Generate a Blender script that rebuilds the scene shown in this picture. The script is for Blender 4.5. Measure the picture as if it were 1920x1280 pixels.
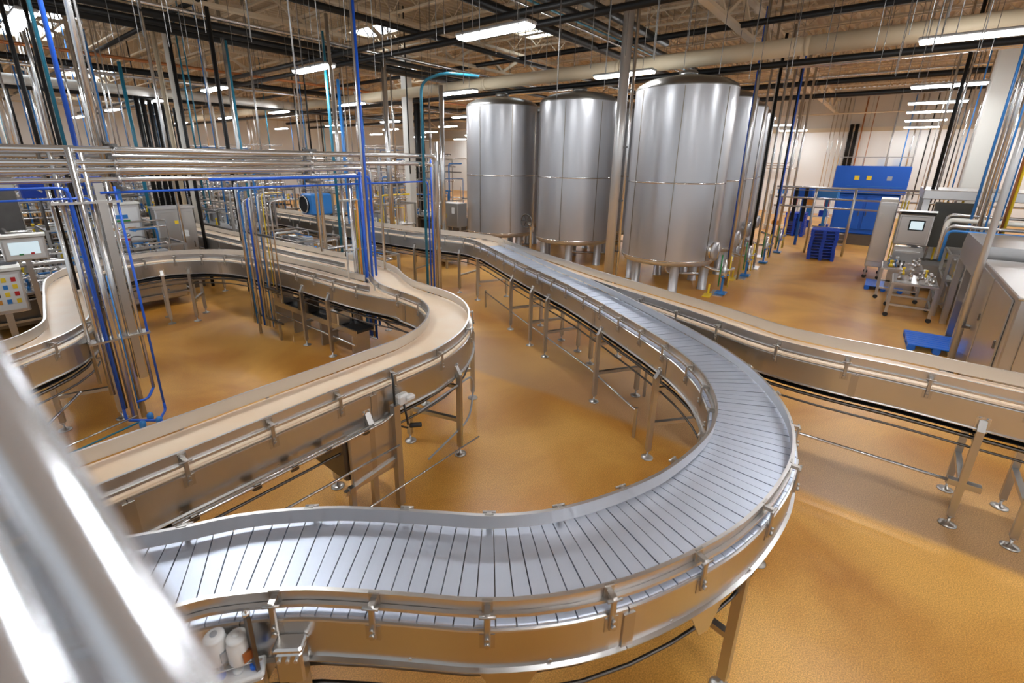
import bpy, math, random
from mathutils import Vector, Matrix

for _o in list(bpy.data.objects):
    bpy.data.objects.remove(_o, do_unlink=True)
scene = bpy.context.scene
col = scene.collection
rng = random.Random(7)

# ------------------------------------------------------------------ camera
# Building axes: X runs right-and-away, Y runs left-and-away, floor is z = 0.
F, PX, PY = 874.2, 938.0, 574.6            # focal length and principal point in pixels of a 1920x1280 frame
YAW, PITCH, ROLL = map(math.radians, (38.967, 17.403, -0.63))
CAMH = 4.0
_f = Vector((math.cos(YAW) * math.cos(PITCH), math.sin(YAW) * math.cos(PITCH), -math.sin(PITCH)))
_r = Vector((math.sin(YAW), -math.cos(YAW), 0))
_d = _f.cross(_r)
_c, _s = math.cos(ROLL), math.sin(ROLL)
_r2 = _c * _r + _s * _d
_d2 = -_s * _r + _c * _d
cam_data = bpy.data.cameras.new('camera')
cam = bpy.data.objects.new('camera', cam_data)
col.objects.link(cam)
_m = Matrix((_r2, -_d2, -_f)).transposed().to_4x4()
_m.translation = (0, 0, CAMH)
cam.matrix_world = _m
cam_data.sensor_fit = 'HORIZONTAL'
cam_data.sensor_width = 36.0
cam_data.lens = F / 1920 * 36
cam_data.shift_x = (960 - PX) / 1920
cam_data.shift_y = (PY - 640) / 1920
cam_data.clip_start = 0.02
cam_data.clip_end = 300
cam_data.dof.use_dof = True
cam_data.dof.focus_distance = 5.5
cam_data.dof.aperture_fstop = 1.7
scene.camera = cam


def ray(px, py):
    return _r2 * ((px - PX) / F) + _d2 * ((py - PY) / F) + _f


def at(px, py, z=0.0):
    d = ray(px, py)
    return Vector((0, 0, CAMH)) + d * ((z - CAMH) / d.z)


def at_y(px, py, y):
    d = ray(px, py)
    return Vector((0, 0, CAMH)) + d * (y / d.y)


def at_x(px, py, x):
    d = ray(px, py)
    return Vector((0, 0, CAMH)) + d * (x / d.x)


# ------------------------------------------------------------------ world and exposure
world = bpy.data.worlds.new('world')
scene.world = world
world.use_nodes = True
bg = world.node_tree.nodes['Background']
bg.inputs[0].default_value = (0.86, 0.93, 1.0, 1)
bg.inputs[1].default_value = 0.75
scene.view_settings.view_transform = 'Standard'
scene.view_settings.look = 'None'
scene.view_settings.gamma = 1.0
scene.view_settings.use_curve_mapping = False
scene.view_settings.exposure = 0.05
LAMP = 66.0
scene.cycles.max_bounces = 8
scene.cycles.diffuse_bounces = 4
scene.cycles.glossy_bounces = 4


# ------------------------------------------------------------------ materials
def mat(name, color, rough=0.5, metal=0.0, noise=0.0, nscale=8.0, rnoise=0.0, bump=0.0, stretch=None, coat=0.0,
        emit=None, estr=0.0, color2=None, spec=None):
    m = bpy.data.materials.new(name)
    m.use_nodes = True
    nt = m.node_tree
    b = nt.nodes['Principled BSDF']
    b.inputs['Base Color'].default_value = (*color, 1)
    b.inputs['Roughness'].default_value = rough
    b.inputs['Metallic'].default_value = metal
    if spec is not None:
        b.inputs['Specular IOR Level'].default_value = spec
    if coat:
        b.inputs['Coat Weight'].default_value = coat
        b.inputs['Coat Roughness'].default_value = 0.12
    if emit:
        b.inputs['Emission Color'].default_value = (*emit, 1)
        b.inputs['Emission Strength'].default_value = estr
    if noise or rnoise or bump or color2:
        tc = nt.nodes.new('ShaderNodeTexCoord')
        mp = nt.nodes.new('ShaderNodeMapping')
        if stretch:
            mp.inputs['Scale'].default_value = stretch
        n = nt.nodes.new('ShaderNodeTexNoise')
        n.inputs['Scale'].default_value = nscale
        n.inputs['Detail'].default_value = 4
        nt.links.new(tc.outputs['Object'], mp.inputs[0])
        nt.links.new(mp.outputs[0], n.inputs['Vector'])
        if noise or color2:
            mix = nt.nodes.new('ShaderNodeMix')
            mix.data_type = 'RGBA'
            c2 = color2 or tuple(c * (1 - noise) for c in color)
            mix.inputs[6].default_value = (*color, 1)
            mix.inputs[7].default_value = (*c2, 1)
            nt.links.new(n.outputs['Fac'], mix.inputs[0])
            nt.links.new(mix.outputs[2], b.inputs['Base Color'])
        if rnoise:
            mr = nt.nodes.new('ShaderNodeMapRange')
            mr.inputs[3].default_value = max(0.02, rough - rnoise)
            mr.inputs[4].default_value = min(1, rough + rnoise)
            nt.links.new(n.outputs['Fac'], mr.inputs[0])
            nt.links.new(mr.outputs[0], b.inputs['Roughness'])
        if bump:
            bp = nt.nodes.new('ShaderNodeBump')
            bp.inputs['Strength'].default_value = bump
            bp.inputs['Distance'].default_value = 0.01
            nt.links.new(n.outputs['Fac'], bp.inputs['Height'])
            nt.links.new(bp.outputs[0], b.inputs['Normal'])
    return m


FLOOR_X = 0.0


def floor_material():
    m = bpy.data.materials.new('floor_epoxy')
    m.use_nodes = True
    nt = m.node_tree
    b = nt.nodes['Principled BSDF']
    tc = nt.nodes.new('ShaderNodeTexCoord')
    big = nt.nodes.new('ShaderNodeTexNoise')
    big.inputs['Scale'].default_value = 0.45
    big.inputs['Detail'].default_value = 5
    big.inputs['Distortion'].default_value = 0.6
    grit = nt.nodes.new('ShaderNodeTexNoise')
    grit.inputs['Scale'].default_value = 90
    grit.inputs['Detail'].default_value = 2
    for n in (big, grit):
        nt.links.new(tc.outputs['Object'], n.inputs['Vector'])
    r1 = nt.nodes.new('ShaderNodeValToRGB')
    r1.color_ramp.elements[0].position = 0.38
    r1.color_ramp.elements[0].color = (0.55, 0.235, 0.030, 1)
    r1.color_ramp.elements[1].position = 0.62
    r1.color_ramp.elements[1].color = (0.80, 0.43, 0.095, 1)
    nt.links.new(big.outputs['Fac'], r1.inputs[0])
    r2 = nt.nodes.new('ShaderNodeValToRGB')
    r2.color_ramp.elements[0].position = 0.35
    r2.color_ramp.elements[0].color = (0.72, 0.68, 0.62, 1)
    r2.color_ramp.elements[1].position = 0.7
    r2.color_ramp.elements[1].color = (1.18, 1.2, 1.25, 1)
    nt.links.new(grit.outputs['Fac'], r2.inputs[0])
    mul = nt.nodes.new('ShaderNodeMix')
    mul.data_type = 'RGBA'
    mul.blend_type = 'MULTIPLY'
    mul.inputs[0].default_value = 1
    # pale scuffed lane beside the right-hand belt, with a ragged edge
    sep = nt.nodes.new('ShaderNodeSeparateXYZ')
    nt.links.new(tc.outputs['Object'], sep.inputs[0])
    wob = nt.nodes.new('ShaderNodeMath')
    wob.operation = 'MULTIPLY_ADD'
    wob.inputs[1].default_value = 0.5
    nt.links.new(big.outputs['Fac'], wob.inputs[0])
    nt.links.new(sep.outputs['X'], wob.inputs[2])
    lane = nt.nodes.new('ShaderNodeValToRGB')
    lane.color_ramp.elements[0].position = 0.0
    lane.color_ramp.elements[0].color = (0, 0, 0, 1)
    for pos, v in ((0.06, 1.0), (0.55, 0.7), (1.0, 0.0)):
        e = lane.color_ramp.elements.new(pos) if pos < 1 else lane.color_ramp.elements[-1]
        e.color = (v, v, v, 1)
    rng_n = nt.nodes.new('ShaderNodeMapRange')
    rng_n.inputs[1].default_value = FLOOR_X + 6.55
    rng_n.inputs[2].default_value = FLOOR_X + 9.0
    nt.links.new(wob.outputs[0], rng_n.inputs[0])
    nt.links.new(rng_n.outputs[0], lane.inputs[0])
    lf = nt.nodes.new('ShaderNodeMath')
    lf.operation = 'MULTIPLY'
    lf.inputs[1].default_value = 0.6
    nt.links.new(lane.outputs[0], lf.inputs[0])
    scuff = nt.nodes.new('ShaderNodeMix')
    scuff.data_type = 'RGBA'
    scuff.inputs[7].default_value = (0.52, 0.33, 0.19, 1)
    nt.links.new(lf.outputs[0], scuff.inputs[0])
    nt.links.new(r1.outputs[0], scuff.inputs[6])
    nt.links.new(scuff.outputs[2], mul.inputs[6])
    nt.links.new(r2.outputs[0], mul.inputs[7])
    nt.links.new(mul.outputs[2], b.inputs['Base Color'])
    mr = nt.nodes.new('ShaderNodeMapRange')
    mr.inputs[3].default_value = 0.24
    mr.inputs[4].default_value = 0.5
    nt.links.new(big.outputs['Fac'], mr.inputs[0])
    nt.links.new(mr.outputs[0], b.inputs['Roughness'])
    bp = nt.nodes.new('ShaderNodeBump')
    bp.inputs['Strength'].default_value = 0.15
    bp.inputs['Distance'].default_value = 0.004
    nt.links.new(grit.outputs['Fac'], bp.inputs['Height'])
    nt.links.new(bp.outputs[0], b.inputs['Normal'])
    return m


M = {
    'floor': floor_material(),
    'deck': mat('roof_deck', (0.50, 0.40, 0.27), 0.7, noise=0.15, nscale=0.6),
    'joist': mat('roof_paint', (0.56, 0.46, 0.32), 0.6),
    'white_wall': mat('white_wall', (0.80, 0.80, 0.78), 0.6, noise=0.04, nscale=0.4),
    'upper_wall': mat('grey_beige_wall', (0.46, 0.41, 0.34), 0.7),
    'white_paint': mat('white_paint', (0.80, 0.78, 0.72), 0.45, noise=0.05, nscale=2),
    'steel': mat('brushed_steel', (0.66, 0.65, 0.64), 0.32, 1.0, noise=0.12, nscale=1.3),
    'skirt': mat('satin_steel_sheet', (0.66, 0.65, 0.635), 0.28, 1.0, noise=0.12, nscale=1.6),
    'guard': mat('guard_steel', (0.76, 0.745, 0.73), 0.32, 1.0, noise=0.10, nscale=1.6),
    'slat': mat('slat_steel', (0.70, 0.76, 0.88), 0.46, 1.0, noise=0.08, nscale=4),
    'dark_steel': mat('dark_steel', (0.20, 0.19, 0.18), 0.38, 1.0, noise=0.3, nscale=4),
    'leg': mat('leg_steel', (0.56, 0.54, 0.51), 0.34, 1.0, noise=0.12, nscale=2),
    'pipe': mat('polished_pipe', (0.68, 0.67, 0.66), 0.22, 0.88),
    'tank': mat('tank_shell', (0.52, 0.52, 0.54), 0.30, 0.62, noise=0.05, nscale=2.0, coat=0.35),
    'standpipe': mat('satin_standpipe', (0.58, 0.575, 0.57), 0.30, 0.55),
    'tank_seam': mat('tank_seam', (0.30, 0.26, 0.20), 0.3, 1.0),
    'tank_band': mat('tank_band', (0.8, 0.79, 0.77), 0.15, 1.0),
    'tank_dome': mat('tank_dome', (0.28, 0.27, 0.25), 0.3, 0.8),
    'belt': mat('cream_belt', (0.90, 0.65, 0.42), 0.36, nscale=3, color2=(0.95, 0.80, 0.62)),
    'black': mat('black_insulation', (0.009, 0.009, 0.009), 0.45, spec=0.3),
    'rubber': mat('black_rubber', (0.025, 0.025, 0.025), 0.6),
    'blue_hose': mat('blue_hose', (0.016, 0.11, 0.62), 0.28),
    'light_blue': mat('light_blue_pipe', (0.03, 0.20, 0.55), 0.3),
    'teal': mat('teal_pipe', (0.015, 0.17, 0.26), 0.35),
    'orange': mat('orange_pipe', (0.62, 0.25, 0.03), 0.4),
    'copper': mat('copper_pipe', (0.45, 0.17, 0.06), 0.35, 0.6),
    'yellow': mat('yellow_paint', (0.85, 0.60, 0.03), 0.4),
    'duct': mat('cream_duct', (0.62, 0.52, 0.36), 0.5, noise=0.1, nscale=0.7),
    'pallet': mat('blue_plastic', (0.006, 0.065, 0.58), 0.35, noise=0.25, nscale=5),
    'pallet_bright': mat('bright_blue_plastic', (0.014, 0.18, 0.85), 0.35, noise=0.2, nscale=6),
    'blue_machine': mat('blue_machine_paint', (0.008, 0.11, 0.56), 0.4, noise=0.1, nscale=2),
    'white_plastic': mat('white_plastic', (0.75, 0.75, 0.74), 0.35),
    'grey_plastic': mat('grey_plastic', (0.35, 0.36, 0.38), 0.4),
    'screen': mat('lit_screen', (0.5, 0.6, 0.65), 0.2, emit=(0.72, 0.88, 0.95), estr=0.6),
    'red': mat('red_plastic', (0.55, 0.02, 0.02), 0.35),
    'green': mat('green_plastic', (0.02, 0.25, 0.06), 0.4),
    'glass_dark': mat('dark_window', (0.10, 0.10, 0.09), 0.08, 0.3),
    'housing': mat('lamp_housing', (0.42, 0.42, 0.42), 0.4, 0.4),
    'diffuser': mat('lamp_diffuser', (0.9, 0.9, 0.9), 0.4, emit=(0.94, 0.97, 1.0), estr=LAMP),
    'skylight': mat('skylight_panel', (0.8, 0.85, 0.9), 0.4, emit=(0.80, 0.90, 1.0), estr=5.0),
    'paper': mat('white_paper', (0.8, 0.8, 0.78), 0.6),
    'rail': mat('handrail_steel', (0.72, 0.74, 0.78), 0.20, 0.75),
}


# ------------------------------------------------------------------ mesh helpers
class MB:
    """Collects vertices and faces; build() links them as one mesh object."""

    def __init__(self):
        self.v, self.f, self.sm = [], [], []

    def add(self, vs, fs, smooth=False):
        o = len(self.v)
        self.v += [tuple(x) for x in vs]
        self.f += [tuple(i + o for i in f) for f in fs]
        self.sm += [smooth] * len(fs)
        return self

    def box(self, c, s, rz=0.0, bevel=0.0, rx=0.0):
        hx, hy, hz = s[0] / 2, s[1] / 2, s[2] / 2
        R = Matrix.Rotation(rz, 3, 'Z') @ Matrix.Rotation(rx, 3, 'Y')
        C = Vector(c)
        if bevel:
            b = min(bevel, hx * .9, hy * .9, hz * .9)
            vs = []
            for z, e in ((-hz, b), (-hz + b, 0), (hz - b, 0), (hz, b)):
                for x, y in ((-hx + e + b, -hy + e), (hx - e - b, -hy + e), (hx - e, -hy + e + b), (hx - e, hy - e - b),
                             (hx - e - b, hy - e), (-hx + e + b, hy - e), (-hx + e, hy - e - b), (-hx + e, -hy + e + b)):
                    vs.append(C + R @ Vector((x, y, z)))
            fs = [tuple(range(7, -1, -1)), tuple(range(24, 32))]
            for k in range(3):
                for i in range(8):
                    j = (i + 1) % 8
                    fs.append((k * 8 + i, k * 8 + j, k * 8 + 8 + j, k * 8 + 8 + i))
            return self.add(vs, fs)
        vs = [C + R @ Vector((x, y, z)) for z in (-hz, hz) for x, y in ((-hx, -hy), (hx, -hy), (hx, hy), (-hx, hy))]
        return self.add(vs, [(3, 2, 1, 0), (4, 5, 6, 7), (0, 1, 5, 4), (1, 2, 6, 5), (2, 3, 7, 6), (3, 0, 4, 7)])

    def bar(self, a, b, w, h=None):
        """Square bar between two points."""
        h = h or w
        a, b = Vector(a), Vector(b)
        t = (b - a).normalized()
        up = Vector((0, 0, 1)) if abs(t.z) < .95 else Vector((1, 0, 0))
        s = t.cross(up).normalized()
        u = s.cross(t)
        vs = [p + s * (i * w / 2) + u * (j * h / 2) for p in (a, b) for i, j in ((-1, -1), (1, -1), (1, 1), (-1, 1))]
        return self.add(vs, [(0, 1, 2, 3), (7, 6, 5, 4), (0, 4, 5, 1), (1, 5, 6, 2), (2, 6, 7, 3), (3, 7, 4, 0)])

    def tube(self, pts, r, n=8, caps=True):
        pts = [Vector(p) for p in pts]
        rings = []
        prev = None
        for i, p in enumerate(pts):
            t = (pts[min(i + 1, len(pts) - 1)] - pts[max(i - 1, 0)]).normalized()
            if prev is None:
                up = Vector((0, 0, 1)) if abs(t.z) < .95 else Vector((1, 0, 0))
                s = t.cross(up).normalized()
            else:
                s = (prev - t * prev.dot(t)).normalized()
            prev = s
            u = t.cross(s)
            rr = r[i] if isinstance(r, (list, tuple)) else r
            rings.append([p + (s * math.cos(2 * math.pi * k / n) + u * math.sin(2 * math.pi * k / n)) * rr for k in range(n)])
        vs = [v for ring in rings for v in ring]
        fs = []
        for i in range(len(pts) - 1):
            for k in range(n):
                j = (k + 1) % n
                fs.append((i * n + k, i * n + j, (i + 1) * n + j, (i + 1) * n + k))
        self.add(vs, fs, True)
        if caps:
            o = len(self.v) - len(vs)
            self.f += [tuple(o + k for k in range(n - 1, -1, -1)), tuple(o + (len(pts) - 1) * n + k for k in range(n))]
            self.sm += [False, False]
        return self

    def lathe(self, c, prof, n=24, smooth=True, a0=0.0, a1=2 * math.pi):
        """prof: (radius, z) from bottom to top around the vertical through c."""
        full = abs(a1 - a0 - 2 * math.pi) < 1e-6
        m = n if full else n + 1
        vs = [(c[0] + r * math.cos(a0 + (a1 - a0) * k / n), c[1] + r * math.sin(a0 + (a1 - a0) * k / n), c[2] + z)
              for r, z in prof for k in range(m)]
        fs = []
        for i in range(len(prof) - 1):
            for k in range(n):
                j = (k + 1) % m
                fs.append((i * m + k, i * m + j, (i + 1) * m + j, (i + 1) * m + k))
        return self.add(vs, fs, smooth)

    def sweep(self, frames, prof, smooth=False):
        """prof: closed list of (k, offset, z): lateral position = k*halfwidth + offset."""
        n = len(prof)
        vs = []
        for x, y, nx, ny, hw in frames:
            for k, o, z in prof:
                q = k * hw + o
                vs.append((x + nx * q, y + ny * q, z))
        fs = []
        for i in range(len(frames) - 1):
            for k in range(n):
                j = (k + 1) % n
                fs.append((i * n + k, i * n + j, (i + 1) * n + j, (i + 1) * n + k))
        e = (len(frames) - 1) * n
        fs += [tuple(range(n - 1, -1, -1)), tuple(e + k for k in range(n))]
        return self.add(vs, fs, smooth)

    def prism(self, poly, z0, z1):
        n = len(poly)
        vs = [(x, y, z0) for x, y in poly] + [(x, y, z1) for x, y in poly]
        fs = [tuple(range(n - 1, -1, -1)), tuple(range(n, 2 * n))]
        fs += [(k, (k + 1) % n, n + (k + 1) % n, n + k) for k in range(n)]
        return self.add(vs, fs)

    def mesh(self, name, material, off=(0, 0, 0)):
        me = bpy.data.meshes.new(name)
        ox, oy, oz = off
        me.from_pydata([(x - ox, y - oy, z - oz) for x, y, z in self.v], [], self.f)
        me.polygons.foreach_set('use_smooth', self.sm)
        me.materials.append(M[material] if isinstance(material, str) else material)
        me.update()
        return me

    def build(self, name, material, parent=None, local=False):
        off = (0, 0, 0)
        if parent is not None and not local:
            off = parent.matrix_world_loc if False else WORLD.get(parent.name, (0, 0, 0))
        o = bpy.data.objects.new(name, self.mesh(name, material, off))
        col.objects.link(o)
        if parent is not None:
            o.parent = parent
            WORLD[o.name] = off
        return o


WORLD = {}          # world position of every parent, for parts whose vertices are given in world space


def tag(o, label, cat, group=None):
    o['label'] = label
    o['category'] = cat
    if group:
        o['group'] = group
    return o


def thing(name, label, cat, loc=(0, 0, 0), group=None, rz=0.0):
    o = bpy.data.objects.new(name, None)
    o.empty_display_size = 0.1
    col.objects.link(o)
    o.location = loc
    o.rotation_euler = (0, 0, rz)
    WORLD[o.name] = tuple(loc)
    return tag(o, label, cat, group)


def structure(o):
    o['kind'] = 'structure'
    return o


def put(name, me, parent, loc=(0, 0, 0), rz=0.0):
    """A part that shares mesh data; loc in world space (parents are unrotated)."""
    o = bpy.data.objects.new(name, me)
    col.objects.link(o)
    p = WORLD.get(parent.name, (0, 0, 0))
    o.location = (loc[0] - p[0], loc[1] - p[1], loc[2] - p[2])
    o.rotation_euler = (0, 0, rz)
    o.parent = parent
    WORLD[o.name] = tuple(loc)
    return o


def copy_tree(o, parent=None):
    c = o.copy()
    col.objects.link(c)
    c.parent = parent
    for ch in list(o.children):
        copy_tree(ch, c)
    return c


def bend(pts, r, n=5):
    """Round the corners of a polyline for pipes."""
    pts = [Vector(p) for p in pts]
    out = [pts[0]]
    for i in range(1, len(pts) - 1):
        a, b, c = pts[i - 1], pts[i], pts[i + 1]
        d1, d2 = (a - b), (c - b)
        q = min(r, d1.length * .45, d2.length * .45)
        p1, p2 = b + d1.normalized() * q, b + d2.normalized() * q
        for k in range(n + 1):
            t = k / n
            out.append(p1 * (1 - t) ** 2 + b * 2 * t * (1 - t) + p2 * t ** 2)
    out.append(pts[-1])
    return out


# ------------------------------------------------------------------ structure: floor, walls, roof
X0, X1, Y0, Y1, ZD = -9.0, 48.0, -22.0, 54.0, 9.6
structure(MB().box(((X0 + X1) / 2, (Y0 + Y1) / 2, -0.1), (X1 - X0, Y1 - Y0, 0.2)).build('floor', 'floor'))
structure(MB().box((X1 + .1, (Y0 + Y1) / 2, 3.3), (.2, Y1 - Y0, 6.6)).build('wall_back', 'white_wall'))
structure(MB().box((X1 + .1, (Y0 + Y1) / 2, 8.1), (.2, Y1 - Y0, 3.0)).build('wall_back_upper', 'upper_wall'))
structure(MB().box(((X0 + X1) / 2, Y1 + .1, 3.4), (X1 - X0, .2, 6.8)).box(((X0 + X1) / 2, Y1 + .1, 7.6), (X1 - X0, .2, 1.6)).build('wall_left', 'white_wall'))
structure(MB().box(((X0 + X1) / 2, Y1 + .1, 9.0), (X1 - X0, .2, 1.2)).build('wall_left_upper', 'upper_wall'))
structure(MB().box((X1 - .1, (Y0 + Y1) / 2, 6.6), (.16, Y1 - Y0, .3)).build('trim_1', 'joist'))

# corrugated roof deck: trapezoid ribs running along X, with openings for the skylights left in one bay
deck = MB()
rib = 0.30
prof = []
y = Y0
vs, fs = [], []
while y < Y1:
    for dy, dz in ((0, 0), (.10, 0), (.14, .07), (.26, .07)):
        vs.append((X0, y + dy, ZD + dz))
        vs.append((X1, y + dy, ZD + dz))
    y += rib
fs = [(i, i + 1, i + 3, i + 2) for i in range(0, len(vs) - 2, 2)]
deck.add(vs, fs)
structure(deck.build('ceiling', 'deck'))

sk = 0
for (sx, sy, lx, ly) in ((4.6, 31.0, 3.0, 7.0), (9.6, 45.0, 2.4, 6.0), (15.0, 19.5, 1.6, 2.4), (19.5, 13.6, 1.6, 2.2), (21.5, 26.0, 1.8, 3.0)):
    t = thing('skylight', ['long bluish skylight panel in the roof above the pipe rack',
                           'bright skylight panel far beyond the pipe rack',
                           'small skylight panel glimpsed between black roof pipes',
                           'small skylight panel above the silver tanks',
                           'small skylight panel behind the cream duct'][sk], 'skylight', (sx, sy, ZD - .1))
    sk += 1
    MB().box((sx, sy, ZD - .03), (lx, ly, .03)).build('panel', 'skylight', t)
    fr = MB()
    for s in (-1, 1):
        fr.box((sx + s * lx / 2, sy, ZD - .05), (.08, ly + .08, .1))
        fr.box((sx, sy + s * ly / 2, ZD - .05), (lx + .08, .08, .1))
    fr.build('frame', 'joist', t)

# open-web joists along Y
x = 1.6
jn = 0
while x < X1 - 1:
    t = thing('roof_joist', 'cream open-web steel joist under the corrugated roof deck', 'joist', (x, 0, ZD), 'open-web roof joists')
    MB().box((x, (Y0 + Y1) / 2, ZD - .06), (.10, Y1 - Y0, .06)).build('top_chord', 'joist', t)
    MB().box((x, (Y0 + Y1) / 2, ZD - .72), (.10, Y1 - Y0, .06)).build('bottom_chord', 'joist', t)
    web = MB()
    y, k = Y0 + .2, 0
    while y < Y1 - 1:
        a, b = (ZD - .08, ZD - .70) if k % 2 == 0 else (ZD - .70, ZD - .08)
        web.bar((x, y, a), (x, y + .62, b), .028)
        y += .62
        k += 1
    w = web.build('web', 'joist', t)
    w['kind'] = 'stuff'
    x += 1.75
    jn += 1

# girders along X with heavy diagonals
gl = ['over the blurred handrail', 'over the slatted conveyor', 'above the pipe rack', 'beyond the pipe rack', 'far beyond the pipe rack',
      'deep in the hall near the far wall', 'last one before the far wall']
for k, gy in enumerate((-6.0, 4.5, 15.0, 25.5, 36.0, 46.5, 52.0)):
    t = thing('roof_girder', 'deep cream roof girder with diagonal webs ' + gl[k], 'girder', (0, gy, ZD))
    MB().box(((X0 + X1) / 2, gy, ZD - .80), (X1 - X0, .20, .10)).build('top_chord', 'joist', t)
    MB().box(((X0 + X1) / 2, gy, ZD - 1.75), (X1 - X0, .22, .10)).build('bottom_chord', 'joist', t)
    x, q = X0 + .3, 0
    me_up = me_dn = None
    while x < X1 - 2:
        a, b = (ZD - .85, ZD - 1.70) if q % 2 == 0 else (ZD - 1.70, ZD - .85)
        MB().bar((x, gy, a), (x + 1.6, gy, b), .10, .10).build('web_bar', 'joist', t)
        x += 1.6
        q += 1

# white building columns
for foot, w, lab in ((None, .62, 'white square building column behind the stainless packing machine'),
                     ((775, 447), .40, 'white square building column beside thick black pipes')):
    p = at(*foot) if foot else at_x(1826, 330, 24.6)
    t = thing('building_column', lab, 'column', (p.x, p.y, 0))
    MB().box((p.x, p.y, ZD / 2 - .4), (w, w, ZD - .8), bevel=.03).build('shaft', 'white_paint', t)
    MB().box((p.x, p.y, .03), (w * 1.5, w * 1.5, .06)).build('base_plate', 'dark_steel', t)
    MB().box((p.x, p.y, ZD - .85), (w * 1.3, w * 1.3, .1)).build('cap_plate', 'joist', t)

# ------------------------------------------------------------------ ceiling lamps
LAMP_POS = []
for gx in (2.1, 8.35, 14.5, 22.5, 28.2, 32.9, 39.0, 45.8):
    for gy in (-14, -7, -.8, 7, 14, 21.2, 28.4, 35.6, 44):
        LAMP_POS.append((gx, gy))
proto_lamp = None
for gx, gy in LAMP_POS:
    lab = 'white glowing strip lamp hung on two rods from the roof'
    if (gx, gy) == (8.35, 7):
        lab = 'glowing strip lamp hung below twin black pipes over the slatted conveyor'
    elif (gx, gy) == (14.5, 7):
        lab = 'glowing strip lamp passing behind the stout steel pipe before the tanks'
    elif (gx, gy) == (14.5, 14):
        lab = 'glowing strip lamp below the cream duct beside the left tank'
    elif (gx, gy) == (8.35, 14):
        lab = 'glowing strip lamp next to the teal and blue pipe drop'
    if proto_lamp is None:
        t = thing('strip_lamp', lab, 'lamp', (gx, gy, 6.5), 'strip lamps hung from the roof')
        hb = MB()
        hb.box((gx, gy, 6.575), (.34, 1.95, .07), bevel=.02)
        hb.build('housing', 'housing', t)
        MB().box((gx, gy, 6.515), (.30, 1.88, .05), bevel=.02).build('diffuser', 'diffuser', t)
        for s in (-1, 1):
            MB().tube([(gx, gy + s * .6, 6.6), (gx, gy + s * .6, ZD + .05)], .009, 5).build('hanger_rod', 'housing', t)
        proto_lamp = t
    else:
        t = copy_tree(proto_lamp)
        t.location = (gx, gy, 6.5)
        t['label'] = lab


# ------------------------------------------------------------------ conveyors
def smooth_path(cps, ds=0.1):
    """Catmull-Rom through (x, y, halfwidth) control points -> evenly spaced frames (x, y, nx, ny, hw) and arc length."""
    pts = []
    P = [cps[0]] + list(cps) + [cps[-1]]
    for i in range(1, len(P) - 2):
        for k in range(20):
            t = k / 20
            pts.append([0.5 * ((2 * P[i][c]) + (-P[i - 1][c] + P[i + 1][c]) * t
                               + (2 * P[i - 1][c] - 5 * P[i][c] + 4 * P[i + 1][c] - P[i + 2][c]) * t * t
                               + (-P[i - 1][c] + 3 * P[i][c] - 3 * P[i + 1][c] + P[i + 2][c]) * t ** 3) for c in range(3)])
    pts.append(list(cps[-1]))
    acc = [0.0]
    for a, b in zip(pts, pts[1:]):
        acc.append(acc[-1] + math.hypot(b[0] - a[0], b[1] - a[1]))
    L = acc[-1]
    n = max(2, int(round(L / ds)))
    res, j = [], 0
    for i in range(n + 1):
        s = L * i / n
        while j < len(acc) - 2 and acc[j + 1] < s:
            j += 1
        u = (s - acc[j]) / max(1e-9, acc[j + 1] - acc[j])
        res.append([pts[j][c] * (1 - u) + pts[j + 1][c] * u for c in range(3)])
    frames = []
    for i, p in enumerate(res):
        a, b = res[max(0, i - 1)], res[min(n, i + 1)]
        tx, ty = b[0] - a[0], b[1] - a[1]
        l = math.hypot(tx, ty)
        frames.append((p[0], p[1], -ty / l, tx / l, p[2]))
    return frames, L


def clamp_mesh():
    """Guard clamp in its own frame: +x points outwards, origin at guard line, z = 0 at belt level."""
    m = MB()
    m.box((.010, 0, .10), (.012, .06, .09))            # plate on the guard
    m.box((.038, 0, .10), (.06, .034, .026))           # arm
    m.box((.070, 0, -.005), (.020, .036, .24), bevel=.006)   # upright
    m.tube([(.078, -.045, .10), (.078, .045, .10)], .010, 6)
    m.tube([(.08, 0, -.085), (.10, 0, -.085)], .016, 6)
    m.tube([(.08, 0, -.045), (.098, 0, -.045)], .012, 6)
    m.box((.062, 0, -.085), (.010, .085, .10))         # plate on the side panel
    return m.mesh('clamp', 'leg')


def foot_mesh():
    m = MB()
    m.lathe((0, 0, 0), [(.0, 0), (.085, 0), (.085, .010), (.055, .024), (.022, .034), (.016, .05), (.013, .05), (.013, .17)], 16)
    m.tube([(0, 0, .10), (0, 0, .125)], .024, 6)
    return m.mesh('foot', 'leg')


CLAMP, FOOT = clamp_mesh(), foot_mesh()


def leg_mesh(ztop, w=.065):
    """Square leg with a bevelled head that leans onto the side panel; +x points outwards."""
    m = MB()
    m.box((0, 0, (ztop - .12 + .13) / 2), (w, w, ztop - .12 - .13))
    h = w / 2
    z0 = ztop - .12
    vs = [(-h, -h, z0), (h, -h, z0), (h, h, z0), (-h, h, z0),
          (-h - .03, -h, ztop), (-h, -h, ztop), (-h, h, ztop), (-h - .03, h, ztop)]
    m.add(vs, [(0, 1, 5, 4), (1, 2, 6, 5), (2, 3, 7, 6), (3, 0, 4, 7), (4, 5, 6, 7)])
    return m.mesh('leg', 'leg')


def head_mesh(ztop):
    m = MB()
    m.box((-.045, 0, ztop - .06), (.012, .11, .18))
    for s in (-1, 1):
        m.tube([(-.045, s * .03, ztop + .01), (-.02, s * .03, ztop + .01)], .011, 6)
    return m.mesh('bracket', 'pipe')


LEG = leg_mesh(1.36)
LEG_IN = MB().box((0, 0, .71), (.07, .07, 1.16)).mesh('leg', 'leg')
HEAD = head_mesh(1.36)


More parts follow.
